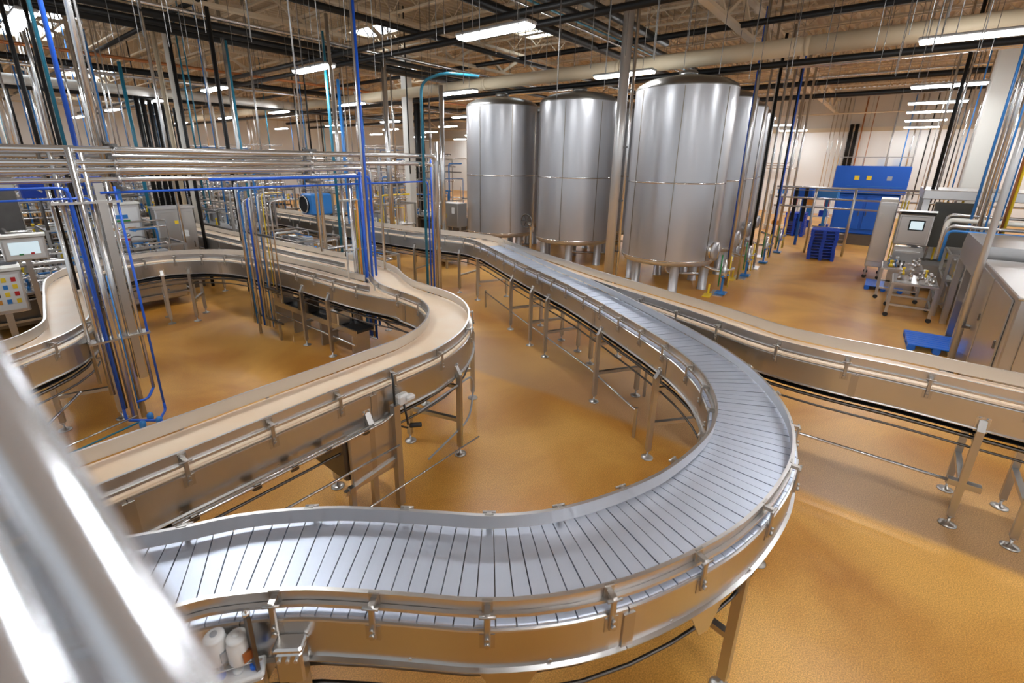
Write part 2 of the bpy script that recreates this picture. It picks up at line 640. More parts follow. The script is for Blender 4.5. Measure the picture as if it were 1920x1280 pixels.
def conveyor(name, label, cps, zb=1.575, kind='belt', guards=((1, 0, 1, .18), (-1, 0, 1, .16)), clamps=((1, .8), (-1, .8)),
             legs=(), leg_s=(), panel=2.2, skirt_h=.34, under=True, skirts=((1, 0, 1), (-1, 0, 1)), slat=.098, gussets=(), legs_in=(), leg_in_s=()):
    fr, L = smooth_path(cps)
    n = len(fr) - 1
    t = thing(name, label, 'conveyor', (fr[n // 2][0], fr[n // 2][1], 0))
    # pan below the belt
    MB().sweep(fr, [(-1, -.03, zb - .13), (1, .03, zb - .13), (1, .03, zb - .035), (-1, -.03, zb - .035)]).build('bed', 'dark_steel', t)
    if kind == 'slat':
        ns = int(L / slat)
        for i in range(ns):
            s0, s1 = (i + .035) / ns * n, (i + .965) / ns * n
            q = []
            for s in (s0, s1):
                k = min(int(s), n - 1)
                u = s - k
                q.append([fr[k][c] * (1 - u) + fr[k + 1][c] * u for c in range(5)])
            dz = .0015 * math.sin(i * 2.4)
            MB().sweep(q, [(-1, -.02, zb - .03), (1, .02, zb - .03), (1, .02, zb - .002 + dz), (1, .012, zb + dz), (-1, -.012, zb + dz),
                           (-1, -.02, zb - .002 + dz)]).build('slat', 'slat', t)
    else:
        MB().sweep(fr, [(-1, -.01, zb - .03), (1, .01, zb - .03), (1, .01, zb), (-1, -.01, zb)]).build('belt', 'belt', t)
    for sgn, f0, f1 in skirts:
        i0, i1 = int(f0 * n), int(f1 * n)
        npan = max(1, round((i1 - i0) / n * L / panel))
        for p in range(npan):
            a = i0 + (i1 - i0) * p // npan
            b = i0 + (i1 - i0) * (p + 1) // npan
            seg = list(fr[a:b + 1])
            if p < npan - 1:            # leave a narrow open joint
                e, g = seg[-1], seg[-2]
                seg[-1] = tuple(e[c] * .93 + g[c] * .07 for c in range(5))
            top, bot = zb - .015, zb - skirt_h
            pr = [(sgn, sgn * .012, top), (sgn, sgn * .024, top), (sgn, sgn * .034, top - .006), (sgn, sgn * .036, top - .016), (sgn, sgn * .036, bot + .012),
                  (sgn, sgn * .062, bot + .006), (sgn, sgn * .062, bot), (sgn, sgn * .028, bot), (sgn, sgn * .028, top - .014),
                  (sgn, sgn * .012, top - .006)]
            if sgn > 0:
                pr = pr[::-1]
            pan = MB().sweep(seg, pr)
            for fb in (.18, .5, .82):
                x, y, nx, ny, hw = seg[int(fb * (len(seg) - 1))]
                o = hw + .034
                pan.tube([(x + nx * sgn * o, y + ny * sgn * o, bot + .035), (x + nx * sgn * (o + .008), y + ny * sgn * (o + .008), bot + .035)], .011, 8)
            pan.build('side_panel', 'skirt', t)
            if p < npan - 1:
                x, y, nx, ny, hw = fr[b]
                o = hw + .040
                MB().box((x + nx * o * sgn, y + ny * o * sgn, (top + bot) / 2 - .01), (.014, .075, top - bot - .04),
                         math.atan2(ny, nx)).build('joint_strip', 'leg', t)
    for sgn, f0, f1, gh in guards:
        i0, i1 = int(f0 * n), int(f1 * n)
        npan = max(1, round((i1 - i0) / n * L / (panel * 1.25)))
        z0, z1 = zb + .035, zb + gh
        for p in range(npan):
            a = i0 + (i1 - i0) * p // npan
            b = i0 + (i1 - i0) * (p + 1) // npan
            seg = fr[a:b + 1]
            m = MB()
            pr = [(sgn, -sgn * .030, z0), (sgn, -sgn * .024, z0), (sgn, -sgn * .024, z1), (sgn, -sgn * .030, z1)]
            m.sweep(seg, pr if sgn < 0 else pr[::-1])
            pr = [(sgn, -sgn * .034, z1), (sgn, -sgn * .008, z1), (sgn, -sgn * .008, z1 + .006), (sgn, -sgn * .034, z1 + .006)]
            m.sweep(seg, pr if sgn < 0 else pr[::-1])
            m.build('guard_plate', 'guard', t)
        seg = fr[i0:i1 + 1:2]
        pr = [(sgn, -sgn * .022, z0), (sgn, sgn * .004, z0), (sgn, sgn * .004, z0 + .022), (sgn, -sgn * .022, z0 + .022)]
        MB().sweep(seg, pr if sgn < 0 else pr[::-1]).build('guide_bar', 'guard', t)
    for sgn, sp in clamps:
        g = [q for q in guards if q[0] == sgn][0]
        s = g[1] * L + .35
        while s < g[2] * L - .1:
            x, y, nx, ny, hw = fr[min(n, int(s / L * n))]
            put('clamp', CLAMP, t, (x + nx * sgn * (hw - .027), y + ny * sgn * (hw - .027), zb), math.atan2(ny * sgn, nx * sgn))
            s += sp
    st = list(leg_s)
    for px, py in legs:
        p = at(px, py)
        k = min(range(n + 1), key=lambda i: (fr[i][0] - p.x) ** 2 + (fr[i][1] - p.y) ** 2)
        st.append(k / n)
    st = [(f, False) for f in st] + [(f, True) for f in leg_in_s]
    for px, py in legs_in:
        p = at(px, py)
        k = min(range(n + 1), key=lambda i: (fr[i][0] - p.x) ** 2 + (fr[i][1] - p.y) ** 2)
        st.append((k / n, True))
    for f, inset in st:
        x, y, nx, ny, hw = fr[int(f * n)]
        if inset:
            o = hw - .02
            for sgn in (-1, 1):
                c = (x + nx * o * sgn, y + ny * o * sgn, 0)
                lg = put('leg', LEG_IN, t, c, math.atan2(ny * sgn, nx * sgn))
                put('foot', FOOT, lg, c)
            MB().bar((x + nx * o, y + ny * o, .55), (x - nx * o, y - ny * o, .55), .06, .05).build('cross_bar', 'leg', t)
            continue
        o = hw + .078
        for sgn in (-1, 1):
            c = (x + nx * o * sgn, y + ny * o * sgn, 0)
            a = math.atan2(ny * sgn, nx * sgn)
            lg = put('leg', LEG, t, c, a)
            put('foot', FOOT, lg, c)
            put('bracket', HEAD, lg, c, 0)
        MB().bar((x + nx * o, y + ny * o, .55), (x - nx * o, y - ny * o, .55), .06, .05).build('cross_bar', 'leg', t)
        MB().bar((x + nx * o, y + ny * o, zb - .52), (x - nx * o, y - ny * o, zb - .52), .04, .05).build('cross_bar', 'leg', t)
    for f in gussets:
        i = int(f * n)
        zt = zb - skirt_h - .002
        for sgn in (-1,):
            q = []
            for k in (-2, 2):
                x, y, nx, ny, hw = fr[i + k]
                q.append((x + nx * sgn * (hw + .045), y + ny * sgn * (hw + .045)))
            x, y, nx, ny, hw = fr[i]
            o1, o2 = hw + .055, hw + .045
            m = MB()
            tx, ty = (q[1][0] - q[0][0]), (q[1][1] - q[0][1])
            l = math.hypot(tx, ty)
            tx, ty = tx / l, ty / l
            c = (x + nx * sgn * (hw + .035), y + ny * sgn * (hw + .035))
            vs = []
            for d in (0, .008):
                ox, oy = nx * sgn * d, ny * sgn * d
                vs += [(c[0] - tx * .17 + ox, c[1] - ty * .17 + oy, zt), (c[0] + tx * .17 + ox, c[1] + ty * .17 + oy, zt),
                       (c[0] + tx * .045 + ox, c[1] + ty * .045 + oy, zt - .24), (c[0] - tx * .045 + ox, c[1] - ty * .045 + oy, zt - .24)]
            m.add(vs, [(0, 1, 2, 3), (7, 6, 5, 4), (0, 4, 5, 1), (1, 5, 6, 2), (2, 6, 7, 3), (3, 7, 4, 0)])
            m.build('gusset_plate', 'skirt', t)
    if under:
        for off, z, r in ((.75, zb - .50, .022), (-.75, zb - .50, .022), (.35, zb - .44, .018), (-.35, zb - .44, .018), (0.9, zb - .60, .014), (-.9, zb - .60, .014)):
            MB().tube([(x + nx * hw * off, y + ny * hw * off, z) for x, y, nx, ny, hw in fr[::3]], r, 6).build('return_rail', 'dark_steel', t)
        MB().sweep(fr[::2], [(-.7, 0, zb - .46), (.7, 0, zb - .46), (.7, 0, zb - .45), (-.7, 0, zb - .45)]).build('return_chain', 'rubber', t)
    t['n_frames'] = n
    return t, fr, L


S_C = [(-.75, 3.75), (-.25, 3.32), (.41, 2.85), (.72, 2.66), (1.06, 2.34), (1.3, 2.03), (1.49, 1.76), (1.71, 1.45), (1.98, 1.18), (2.28, .97), (2.68, .77),
       (3.1, .62), (3.6, .53), (4.05, .51), (4.5, .58), (4.9, .73), (5.35, .99), (5.75, 1.33), (6.08, 1.7), (6.45, 2.2), (6.93, 2.9),
       (7.3, 3.45), (7.9, 4.42), (8.6, 5.75), (9.25, 6.9), (9.95, 8.1), (10.3, 8.8)]
cS, frS, LS = conveyor('slat_conveyor', 'curving steel slat conveyor sweeping through the orange floor hall', [(x, y, .335) for x, y in S_C], kind='slat', zb=1.60,
                       guards=((1, 0, 1, .135), (-1, 0, 1, .135)), clamps=((1, .62), (-1, .62)), skirt_h=.30,
                       legs=((1207, 855), (1098, 752), (1006, 671), (981, 648), (950, 617)), legs_in=((1433, 1058), (1326, 1280)), leg_in_s=(.03, .125, .215), gussets=(.125, .215, .285))

R_C = [(7.15, -5.0, .33), (7.15, -3.0, .33), (7.17, -1.5, .33), (7.2, -.6, .33), (7.17, .2, .33), (7.25, .9, .33), (7.58, 1.65, .33), (7.95, 2.6, .32),
       (8.4, 3.9, .31), (8.78, 4.85, .30), (9.42, 6.2, .25), (10.1, 7.6, .2), (10.68, 8.8, .2)]
cR, frR, LR = conveyor('belt_conveyor', 'cream belt conveyor running past the blue pallets with a tall outer guard', R_C, zb=1.575,
                       guards=((-1, 0, 1, .18), (1, 0, .66, .16)), clamps=((1, .78),), skirts=((1, 0, .68), (-1, 0, 1)),
                       legs=((1778, 990), (1882, 1018), (1450, 770), (1250, 640)), leg_s=(.02,))

L_C = [(-1.6, 4.33), (-.4, 4.33), (1.2, 4.33), (2.4, 4.33), (3.4, 4.33), (3.75, 4.36), (4.25, 4.52), (4.72, 4.83), (5.12, 5.27), (5.36, 5.8), (5.45, 6.4), (5.52, 7.0),
       (5.75, 7.6), (6.05, 8.2), (6.22, 8.9), (6.22, 9.8), (6.12, 11.5), (6.0, 14.0), (5.9, 17.5), (5.85, 24)]
cL, frL, LL = conveyor('belt_conveyor', 'cream belt conveyor making a wide turn in front of the blue pipe drop', [(x, y, .335) for x, y in L_C],
                       guards=((1, 0, .385, .16), (1, .44, 1, .13), (-1, 0, 1, .16)), clamps=((-1, .72), (1, .8)), skirts=((1, 0, .395), (1, .44, 1), (-1, 0, 1)), skirt_h=.37,
                       legs=((857, 845), (888, 745), (650, 930)), leg_s=(.06, .42, .55, .68, .8, .92))

P_C = [(-1.6, 7.0), (-.6, 7.55), (.3, 8.12), (.75, 8.5), (1.03, 9.05), (1.14, 9.8), (1.25, 10.6), (1.37, 11.5), (1.53, 12.3), (1.9, 13.05), (2.6, 13.55), (3.4, 13.70),
       (4.15, 13.35), (4.7, 12.72), (4.95, 12.0), (5.08, 11.0), (5.17, 10.0), (5.2, 9), (5.22, 8.2), (5.25, 7.6), (5.32, 7.1), (5.40, 6.6), (5.42, 6.2)]
cP, frP, LP = conveyor('belt_conveyor', 'cream belt conveyor looping behind the tall pipe bundles', [(x, y, .27) for x, y in P_C], zb=1.565,
                       guards=((1, 0, .90, .16), (-1, 0, .94, .14)), clamps=((-1, .72),),
                       legs=((582, 645), (375, 597), (316, 590), (185, 795), (700, 640)), leg_s=(.05, .36))

B_C = [(10.42, 8.75, .40), (10.66, 9.3, .42), (10.75, 9.9, .42), (10.6, 10.9, .42), (10.42, 12.0, .42), (10.33, 13.5, .42), (10.28, 16, .42), (10.25, 20, .42), (10.25, 26, .42), (10.25, 34, .42)]
cB, frB, LB = conveyor('belt_conveyor', 'cream belt conveyor feeding both lines, ending in front of the left silver tank', B_C,
                       guards=((-1, 0, 1, .18), (1, 0, 1, .15)), clamps=((1, .8),), legs=((905, 571), (862, 547), (784, 530)), leg_s=(.3, .4, .5, .62, .75, .9))


# ------------------------------------------------------------------ silver tanks
def tank(c, label, r=1.5, zb=1.0, zg=3.4, zt=6.1, a0=0.6, manway=None):
    x, y = c
    t = thing('storage_tank', label, 'tank', (x, y, 0), 'tall silver storage tanks')
    MB().lathe((x, y, 0), [(r - .22, zb - .16), (r - .08, zb - .13), (r, zb - .02), (r, zb), (r, zt)], 56).build('shell', 'tank', t)
    MB().lathe((x, y, 0), [(.0, zb - .24), (r * .5, zb - .22), (r - .22, zb - .16)], 40).build('bottom', 'tank', t)
    MB().lathe((x, y, 0), [(r + .005, zt), (r + .012, zt + .02), (r - .06, zt + .13), (r * .8, zt + .26), (r * .45, zt + .37), (0, zt + .42)], 56).build('dome', 'tank_dome', t)
    MB().lathe((x, y, 0), [(r + .001, zg - .02), (r + .008, zg - .02), (r + .008, zg + .02), (r + .001, zg + .02)], 56).build('girth_band', 'tank_band', t)
    MB().lathe((x, y, 0), [(r + .001, zb + .02), (r + .010, zb + .02), (r + .010, zb + .05), (r + .001, zb + .05)], 56).build('base_band', 'tank_band', t)
    MB().lathe((x, y, 0), [(.0, zt + .40), (.28, zt + .40), (.28, zt + .52), (.24, zt + .56), (0, zt + .58)], 20).build('roof_hatch', 'tank_dome', t)
    for k in range(7):
        a = a0 + k * 2 * math.pi / 7
        ca, sa = math.cos(a), math.sin(a)
        MB().box((x + ca * (r + .001), y + sa * (r + .001), (zb + zt) / 2), (.012, .022, zt - zb - .06), a).build('seam_strip', 'tank_seam', t)
    for k in range(6):
        a = a0 + .25 + k * math.pi / 3
        MB().lathe((x + math.cos(a) * (r - .25), y + math.sin(a) * (r - .25), 0), [(.15, 0), (.15, .02), (.14, .03), (.14, zb - .08)], 18).build('leg', 'tank', t)
    MB().tube(bend([(x, y, zb - .2), (x, y, .35), (x + .8, y - 1.2, .35)], .2), .05, 8).build('drain_pipe', 'pipe', t)
    if manway is not None:
        for a, z in manway:
            ca, sa = math.cos(a), math.sin(a)
            mw = MB()
            cx, cy = x + ca * (r - .05), y + sa * (r - .05)
            mw.tube([(cx, cy, z), (cx + ca * .16, cy + sa * .16, z)], .27, 24)
            mo = mw.build('manway', 'tank_band', t)
            MB().tube([(cx + ca * .16, cy + sa * .16, z), (cx + ca * .20, cy + sa * .20, z), (cx + ca * .24, cy + sa * .24, z)], [.30, .30, .2], 24).build('cover', 'tank', mo)
            MB().tube([(cx + ca * .26, cy + sa * .26, z - .25), (cx + ca * .28, cy + sa * .28, z), (cx + ca * .26, cy + sa * .26, z + .25)], .018, 6).build('handle', 'pipe', mo)
    return t


tank((15.81, 5.49), 'tall silver tank beside the stout standpipe, first in the row lining the pallet aisle', a0=3.45, manway=((-1.75, 1.35),))
tank((16.95, 9.92), 'tall silver tank standing between two others behind the stout steel pipe', a0=3.35)
tank((16.49, 13.36), 'tall silver tank by a round valve wheel, behind the feeding belt conveyor', a0=3.2)
for k, (tx, ty) in enumerate(((19.0, 5.62), (22.15, 5.9), (25.3, 6.2))):
    tank((tx, ty), 'tall silver tank, %s in the row lining the pallet aisle' % ['second', 'third', 'last'][k], a0=3.0 + k, manway=((-1.75, 1.35),))
tank((20.8, 10.0), 'tall silver tank half hidden behind the middle front tank', a0=1)
tank((20.6, 13.7), 'tall silver tank half hidden behind the tank by the valve wheel', a0=2)

# round valve wheel at the left tank
p = at_x(996, 413, 15.3)
t = thing('valve_wheel', 'round dark valve wheel on a pipe between two silver tanks', 'valve', (p.x, p.y, 0))
MB().tube(bend([(p.x, p.y, 0), (p.x, p.y, 1.5), (p.x - .3, p.y - .1, 1.65)], .2), .05, 8).build('pipe', 'pipe', t)
ring = [(p.x - .32, p.y + .26 * math.cos(a * math.pi / 12), p.z + .26 * math.sin(a * math.pi / 12)) for a in range(25)]
MB().tube(ring, .022, 6, caps=False).build('wheel', 'dark_steel', t)
for a in range(3):
    c, s = math.cos(a * math.pi / 3) * .26, math.sin(a * math.pi / 3) * .26
    MB().tube([(p.x - .32, p.y - c, p.z - s), (p.x - .32, p.y + c, p.z + s)], .012, 6).build('spoke', 'dark_steel', t)

# ------------------------------------------------------------------ stout steel pipe in front of the tanks, cream duct
p = at(1137, 552)
t = thing('steel_standpipe', 'stout polished steel standpipe from floor to roof before the tanks', 'pipe', (p.x, p.y, 0))
MB().tube([(p.x, p.y, 0.02), (p.x, p.y, ZD - 1.0)], .14, 20).build('shaft', 'standpipe', t)
MB().tube([(p.x + .12, p.y - .22, 0.3), (p.x + .12, p.y - .22, ZD - 1.0)], .045, 10).build('side_pipe', 'pipe', t)
MB().lathe((p.x, p.y, 0), [(.24, 0), (.24, .03), (.15, .05)], 20).build('base_flange', 'pipe', t)
for z in (1.4, 2.9, 4.4, 5.9):
    MB().box((p.x + .06, p.y - .1, z), (.05, .3, .04)).build('pipe_clamp', 'dark_steel', t)

t = thing('air_duct', 'long round cream air duct crossing below the roof', 'duct', (16.2, 20, 7.0))
dl = [-20, -14, -8.5, -3, 2.5, 8, 14, 20, 26, 33, 42, 53]
for a, b in zip(dl, dl[1:]):
    MB().tube([(16.2, a, 7.05), (16.2, b - .01, 7.05)], .235, 24).build('duct_section', 'duct', t)
    MB().tube([(16.2, b - .06, 7.05), (16.2, b + .06, 7.05)], .245, 24).build('coupling', 'duct', t)
    MB().tube([(16.2, (a + b) / 2, 7.05), (16.2, (a + b) / 2, ZD + .05)], .015, 6).build('hanger_rod', 'housing', t)

# ------------------------------------------------------------------ overhead pipe runs
def run(axis, px, py, z, r, m, label, a=None, b=None, cat='pipe', shift=(0, 0)):
    p = at(px, py, z)
    if axis == 'Y':
        pts = [(p.x + shift[0], a if a is not None else -18, z + shift[1]), (p.x + shift[0], b if b is not None else 53, z + shift[1])]
        loc = (p.x, 0, z)
    else:
        pts = [(a if a is not None else -6, p.y + shift[0], z + shift[1]), (b if b is not None else 47, p.y + shift[0], z + shift[1])]
        loc = (0, p.y, z)
    t = thing('overhead_pipe', label, cat, loc)
    MB().tube(pts, r, 12).build('run', m, t)
    d = Vector(pts[1]) - Vector(pts[0])
    k = 2.0
    me = MB().tube([(0, 0, 0), (0, 0, ZD + .05 - pts[0][2])], .008, 5, caps=False).mesh('hanger_rod', 'dark_steel')
    while k < d.length:
        put('hanger_rod', me, t, Vector(pts[0]) + d.normalized() * k)
        k += 3.4
    return t


run('Y', 800, 64, 7.35, .085, 'black', 'upper of twin black insulated pipes crossing above the strip lamps')
run('Y', 800, 88, 7.15, .085, 'black', 'lower of twin black insulated pipes crossing above the strip lamps')
run('Y', 250, 60, 7.9, .07, 'black', 'black insulated pipe crossing high over the left pipe rack', a=6)
run('Y', 780, 140, 7.9, .09, 'black', 'black insulated pipe above the cream duct near the left tank', a=-4)
run('Y', 1600, 150, 7.6, .12, 'black', 'upper black pipe of the pair before the white back wall')
run('Y', 1600, 176, 7.3, .12, 'black', 'lower black pipe of the pair before the white back wall')
run('Y', 1600, 107, 6.75, .09, 'black', 'black pipe tucked under the cream duct')
run('Y', 1650, 108, 7.3, .10, 'pipe', 'grey steel pipe running behind the cream duct')
run('Y', 1640, 98, 7.1, .025, 'blue_hose', 'thin blue line running behind the cream duct')
run('Y', 1600, 140, 7.9, .05, 'pipe', 'bright steel pipe below the roof near the back wall')
run('Y', 1700, 208, 7.6, .05, 'joist', 'cream pipe high on the way to the back wall')
run('X', 350, 62, 7.5, .12, 'black', 'thick black insulated pipe slanting over the left pipe rack', b=22)
run('X', 350, 22, 7.7, .06, 'pipe', 'bright steel pipe slanting over the left pipe rack', b=24)
run('X', 350, 38, 7.5, .10, 'black', 'black insulated pipe just under the bright steel pipe', b=22)
run('X', 200, 127, 7.3, .12, 'black', 'black insulated pipe below the orange copper line', b=26)
run('X', 200, 105, 7.5, .06, 'copper', 'orange copper line running over the far pipe rack', b=30)
run('X', 300, 150, 7.0, .06, 'pipe', 'steel line running deep over the hall', b=30)
run('X', 200, 165, 6.9, .2, 'white_paint', 'wide pale duct running deep over the hall', b=16)
run('X', 200, 178, 6.6, .08, 'black', 'black pipe low over the deep hall', b=24)
run('X', 250, 135, 7.8, .04, 'light_blue', 'thin light blue line over the far pipe rack', b=30)
run('X', 1050, 62, 7.9, .13, 'black', 'fat black flanged pipe above the middle tank', b=26)
run('X', 1110, 40, 8.0, .10, 'black', 'black flanged pipe next to the fat one above the tanks', b=26)
run('X', 1180, 45, 8.0, .12, 'black', 'black pipe ending near the cream duct above the tanks', b=18)
run('X', 1060, 42, 7.8, .035, 'pipe', 'slim bright steel line between black roof pipes', b=26)
run('X', 1085, 42, 7.7, .03, 'teal', 'slim teal line between black roof pipes', b=26)
run('X', 960, 110, 7.8, .09, 'black', 'black pipe slanting above the left tank', b=30)
run('X', 700, 120, 7.4, .08, 'black', 'black pipe crossing beneath the twin black pipes', b=30)

# ------------------------------------------------------------------ pipe rack across the left half
t = thing('pipe_rack', 'stack of horizontal polished steel pipes across the left with blue air lines', 'pipe rack', (4.0, 8.4, 0))
RY = 8.4
for k, (z, r, xe, zlow, dy) in enumerate(((4.08, .050, 7.92, 0.3, 0), (3.915, .046, 7.78, .3, 0), (3.81, .044, 6.05, 2.9, 0), (3.69, .036, 5.86, .4, 0),
                                           (4.10, .03, 6.5, .4, .28), (4.0, .035, 5.2, 2.2, .5), (3.88, .03, 5.6, 2.0, .4), (3.76, .026, 5.0, 2.2, .32))):
    y = RY + dy
    MB().tube(bend([(-5, y, z), (xe, y, z), (xe, y, zlow)], .16), r, 14).build('steel_pipe', 'pipe', t)
for z, xa, xe, r, zl in ((3.60, -5, 1.30, .018, .35), (3.52, 1.62, 7.6, .018, .4), (3.66, 3.0, 6.0, .024, .4), (3.46, -5, 1.5, .014, 3.3)):
    MB().tube(bend([(xa, RY - .06, z), (xe, RY - .06, z), (xe, RY - .06, zl)], .12), r, 10).build('air_line', 'blue_hose', t)
for x in (1.87, 4.78):
    st = MB()
    st.box((x, RY + .2, 3.88), (.05, .05, .62))
    st.box((x, RY + .02, 3.58), (.05, .42, .04))
    st.box((x, RY + .02, 4.14), (.05, .42, .04))
    st.build('pipe_support', 'dark_steel', t)
    for z in (4.08, 3.915, 3.81, 3.69):
        MB().tube([(x - .02, RY, z), (x + .02, RY, z)], .06, 12).build('pipe_clamp', 'steel', t)
    MB().tube([(x, RY + .2, 4.1), (x, RY + .2, ZD - .8)], .014, 6).build('hanger_rod', 'housing', t)


def vertical_bundle(name, label, loc, pipes, straps=()):
    """pipes: (dx, dy, z0, z1, r, material). A group of vertical pipes strapped together."""
    t = thing(name, label, 'pipes', (loc[0], loc[1], 0))
    for dx, dy, z0, z1, r, m in pipes:
        MB().tube([(loc[0] + dx, loc[1] + dy, z0), (loc[0] + dx, loc[1] + dy, z1)], r, 12).build('pipe', m, t)
    xs = [q[0] for q in pipes]
    ys = [q[1] for q in pipes]
    for z in straps:
        MB().box((loc[0] + (min(xs) + max(xs)) / 2, loc[1] + (min(ys) + max(ys)) / 2 + .03, z),
                 (max(xs) - min(xs) + .06, max(ys) - min(ys) + .05, .03)).build('strap', 'leg', t)
    return t


# front bundle by the looping conveyor
bx = at_y(205, 560, RY).x
t = vertical_bundle('pipe_drop', 'tall steel and blue pipe bundle standing in front of the looping conveyor', (1.42, RY - .05), [
    (-.02, 0, .10, 4.1, .042, 'pipe'), (.10, .05, .10, 4.1, .040, 'pipe'), (-.13, .02, .35, 3.6, .020, 'blue_hose'),
    (-.20, .06, .6, 4.1, .032, 'pipe'), (.29, .02, .55, 3.66, .024, 'pipe'), (.37, .0, .25, 3.6, .017, 'blue_hose'),
    (.04, -.05, .3, 2.4, .009, 'light_blue'), (-.30, .12, .8, 4.05, .024, 'pipe'), (-.08, .12, .3, 4.0, .02, 'dark_steel')], straps=(1.45, 3.4))
MB().box((1.42 + .20, RY - .02, 2.2), (.10, .06, 2.9)).build('cable_channel', 'leg', t)
for pts in ([(1.79, RY - .05, .25), (1.79, RY - .05, .12), (1.62, RY - .35, .12), (1.75, RY - .8, .10)], [(1.29, RY - .03, .35), (1.29, RY - .03, .15), (1.62, RY - .35, .12)],
            [(1.71, RY - .03, .55), (1.60, RY - .1, .42), (1.45, RY - .1, .42)]):
    MB().tube(bend(pts, .06), .02, 8).build('floor_hose', 'blue_hose', t)
for c in ((1.62, RY - .35, .12), (1.68, RY - .55, .12), (1.42, RY - .3, .12), (1.55, RY - .2, .16)):
    MB().lathe((c[0], c[1], c[2] - .06), [(.0, 0), (.035, 0), (.045, .03), (.045, .09), (.03, .12), (0, .12)], 10).build('valve', 'light_blue', t)
MB().tube([(.0, RY - .55, .22), (1.4, RY - .15, .22)], .014, 6).build('floor_tube', 'pipe', t)
MB().tube([(.0, RY - .62, .14), (1.4, RY - .22, .14)], .014, 6).build('floor_tube', 'teal', t)
MB().tube([(-.3, RY - .6, .12), (.9, RY + .1, .75)], .02, 6).build('brace_tube', 'pipe', t)

# tall pipes over the front bundle up to the roof
for px, r, m, lab, dy in ((112, .028, 'blue_hose', 'tall glossy blue pipe rising from the rack to the roof', 0), (91, .022, 'teal', 'tall teal pipe rising from the rack beside the blue one', .1),
                          (160, .04, 'pipe', 'tall steel pipe rising from the rack to the roof behind the blue one', .2)):
    q = at_y(px, 150, RY + dy)
    tag(MB().tube([(q.x, q.y, 3.5), (q.x, q.y, ZD - .7)], r, 12).build('riser_pipe', m), lab, 'pipe')
q = at_y(680, 320, RY - .3)
t = thing('riser_pipe', 'slim blue and steel riser pipe from floor to roof by the wide belt turn', 'pipe', (q.x, q.y, 0))
MB().tube([(q.x, q.y, .25), (q.x, q.y, ZD - .7)], .027, 10).build('steel_pipe', 'pipe', t)
MB().tube([(q.x + .035, q.y - .03, .25), (q.x + .035, q.y - .03, 7.0)], .022, 10).build('blue_pipe', 'blue_hose', t)
MB().tube([(q.x, q.y, 7.0), (q.x, q.y, 7.06)], .035, 10).build('collar', 'copper', t)

# middle bundle at the belt turn
vertical_bundle('pipe_drop', 'blue and orange pipe bundle dropping from the rack end between the cream belts', (5.72, RY - .02), [
    (-.20, 0, .2, 3.7, .030, 'pipe'), (-.12, .05, .2, 3.6, .028, 'pipe'), (-.07, -.03, .9, 3.2, .022, 'orange'), (-.01, 0, .2, 3.6, .03, 'light_blue'),
    (.05, -.03, .2, 3.75, .034, 'blue_hose'), (.11, .03, .2, 3.6, .03, 'pipe'), (.17, 0, .2, 3.55, .026, 'light_blue'), (.33, .03, .5, 3.85, .030, 'pipe'),
    (-.33, .06, .3, 3.6, .02, 'pipe'), (-.04, .09, 1.0, 3.0, .016, 'yellow')], straps=(1.1, 2.2, 3.2))
# pair of drops by the far end
vertical_bundle('pipe_drop', 'steel pipe pair with a blue and a teal line at the end of the rack', (7.86, RY - .02), [
    (-.12, 0, .2, 4.0, .02, 'blue_hose'), (.14, .06, .2, 4.4, .04, 'pipe')], straps=(1.9, 3.0))
q = at_y(792, 250, RY - .1)
tag(MB().tube(bend([(q.x, q.y, .3), (q.x, q.y, 5.6), (q.x + .2, q.y - .5, 5.75), (q.x + 1.2, q.y - .6, 5.8)], .25), .032, 10).build('riser_pipe', 'teal'),
    'teal pipe bending over at the top near the left tank', 'pipe')

# left inner bundle standing at the straight part of the looping conveyor
t = thing('pipe_drop', 'bundle of thin blue and steel pipes standing before the straight belt section', 'pipes', (4.5, 10.6, 0))
for k in range(11):
    x, y = 4.50 + .016 * k + rng.uniform(-.02, .02), 11.15 - .115 * k + rng.uniform(-.02, .02)
    m = ['pipe', 'light_blue', 'pipe', 'blue_hose', 'pipe', 'pipe', 'light_blue', 'pipe', 'yellow', 'pipe', 'pipe'][k]
    zt = 3.2 + rng.uniform(-.1, .5)
    z0 = .25 if k < 8 else rng.uniform(.8, 1.4)
    MB().tube(bend([(x, y, z0), (x, y, zt), (x + .5, y + .1, zt)], .1), [.03, .018, .026, .022, .03, .022, .016, .028, .01, .018, .016][k], 10).build('pipe', m, t)
for z in (.45, 1.2, 2.4):
    MB().box((4.58, 10.6, z), (.05, 1.3, .04)).build('strap', 'dark_steel', t)
MB().bar((4.52, 11.0, 0), (4.52, 11.0, .5), .05).build('post', 'leg', t)
MB().bar((4.62, 10.2, 0), (4.62, 10.2, .5), .05).build('post', 'leg', t)

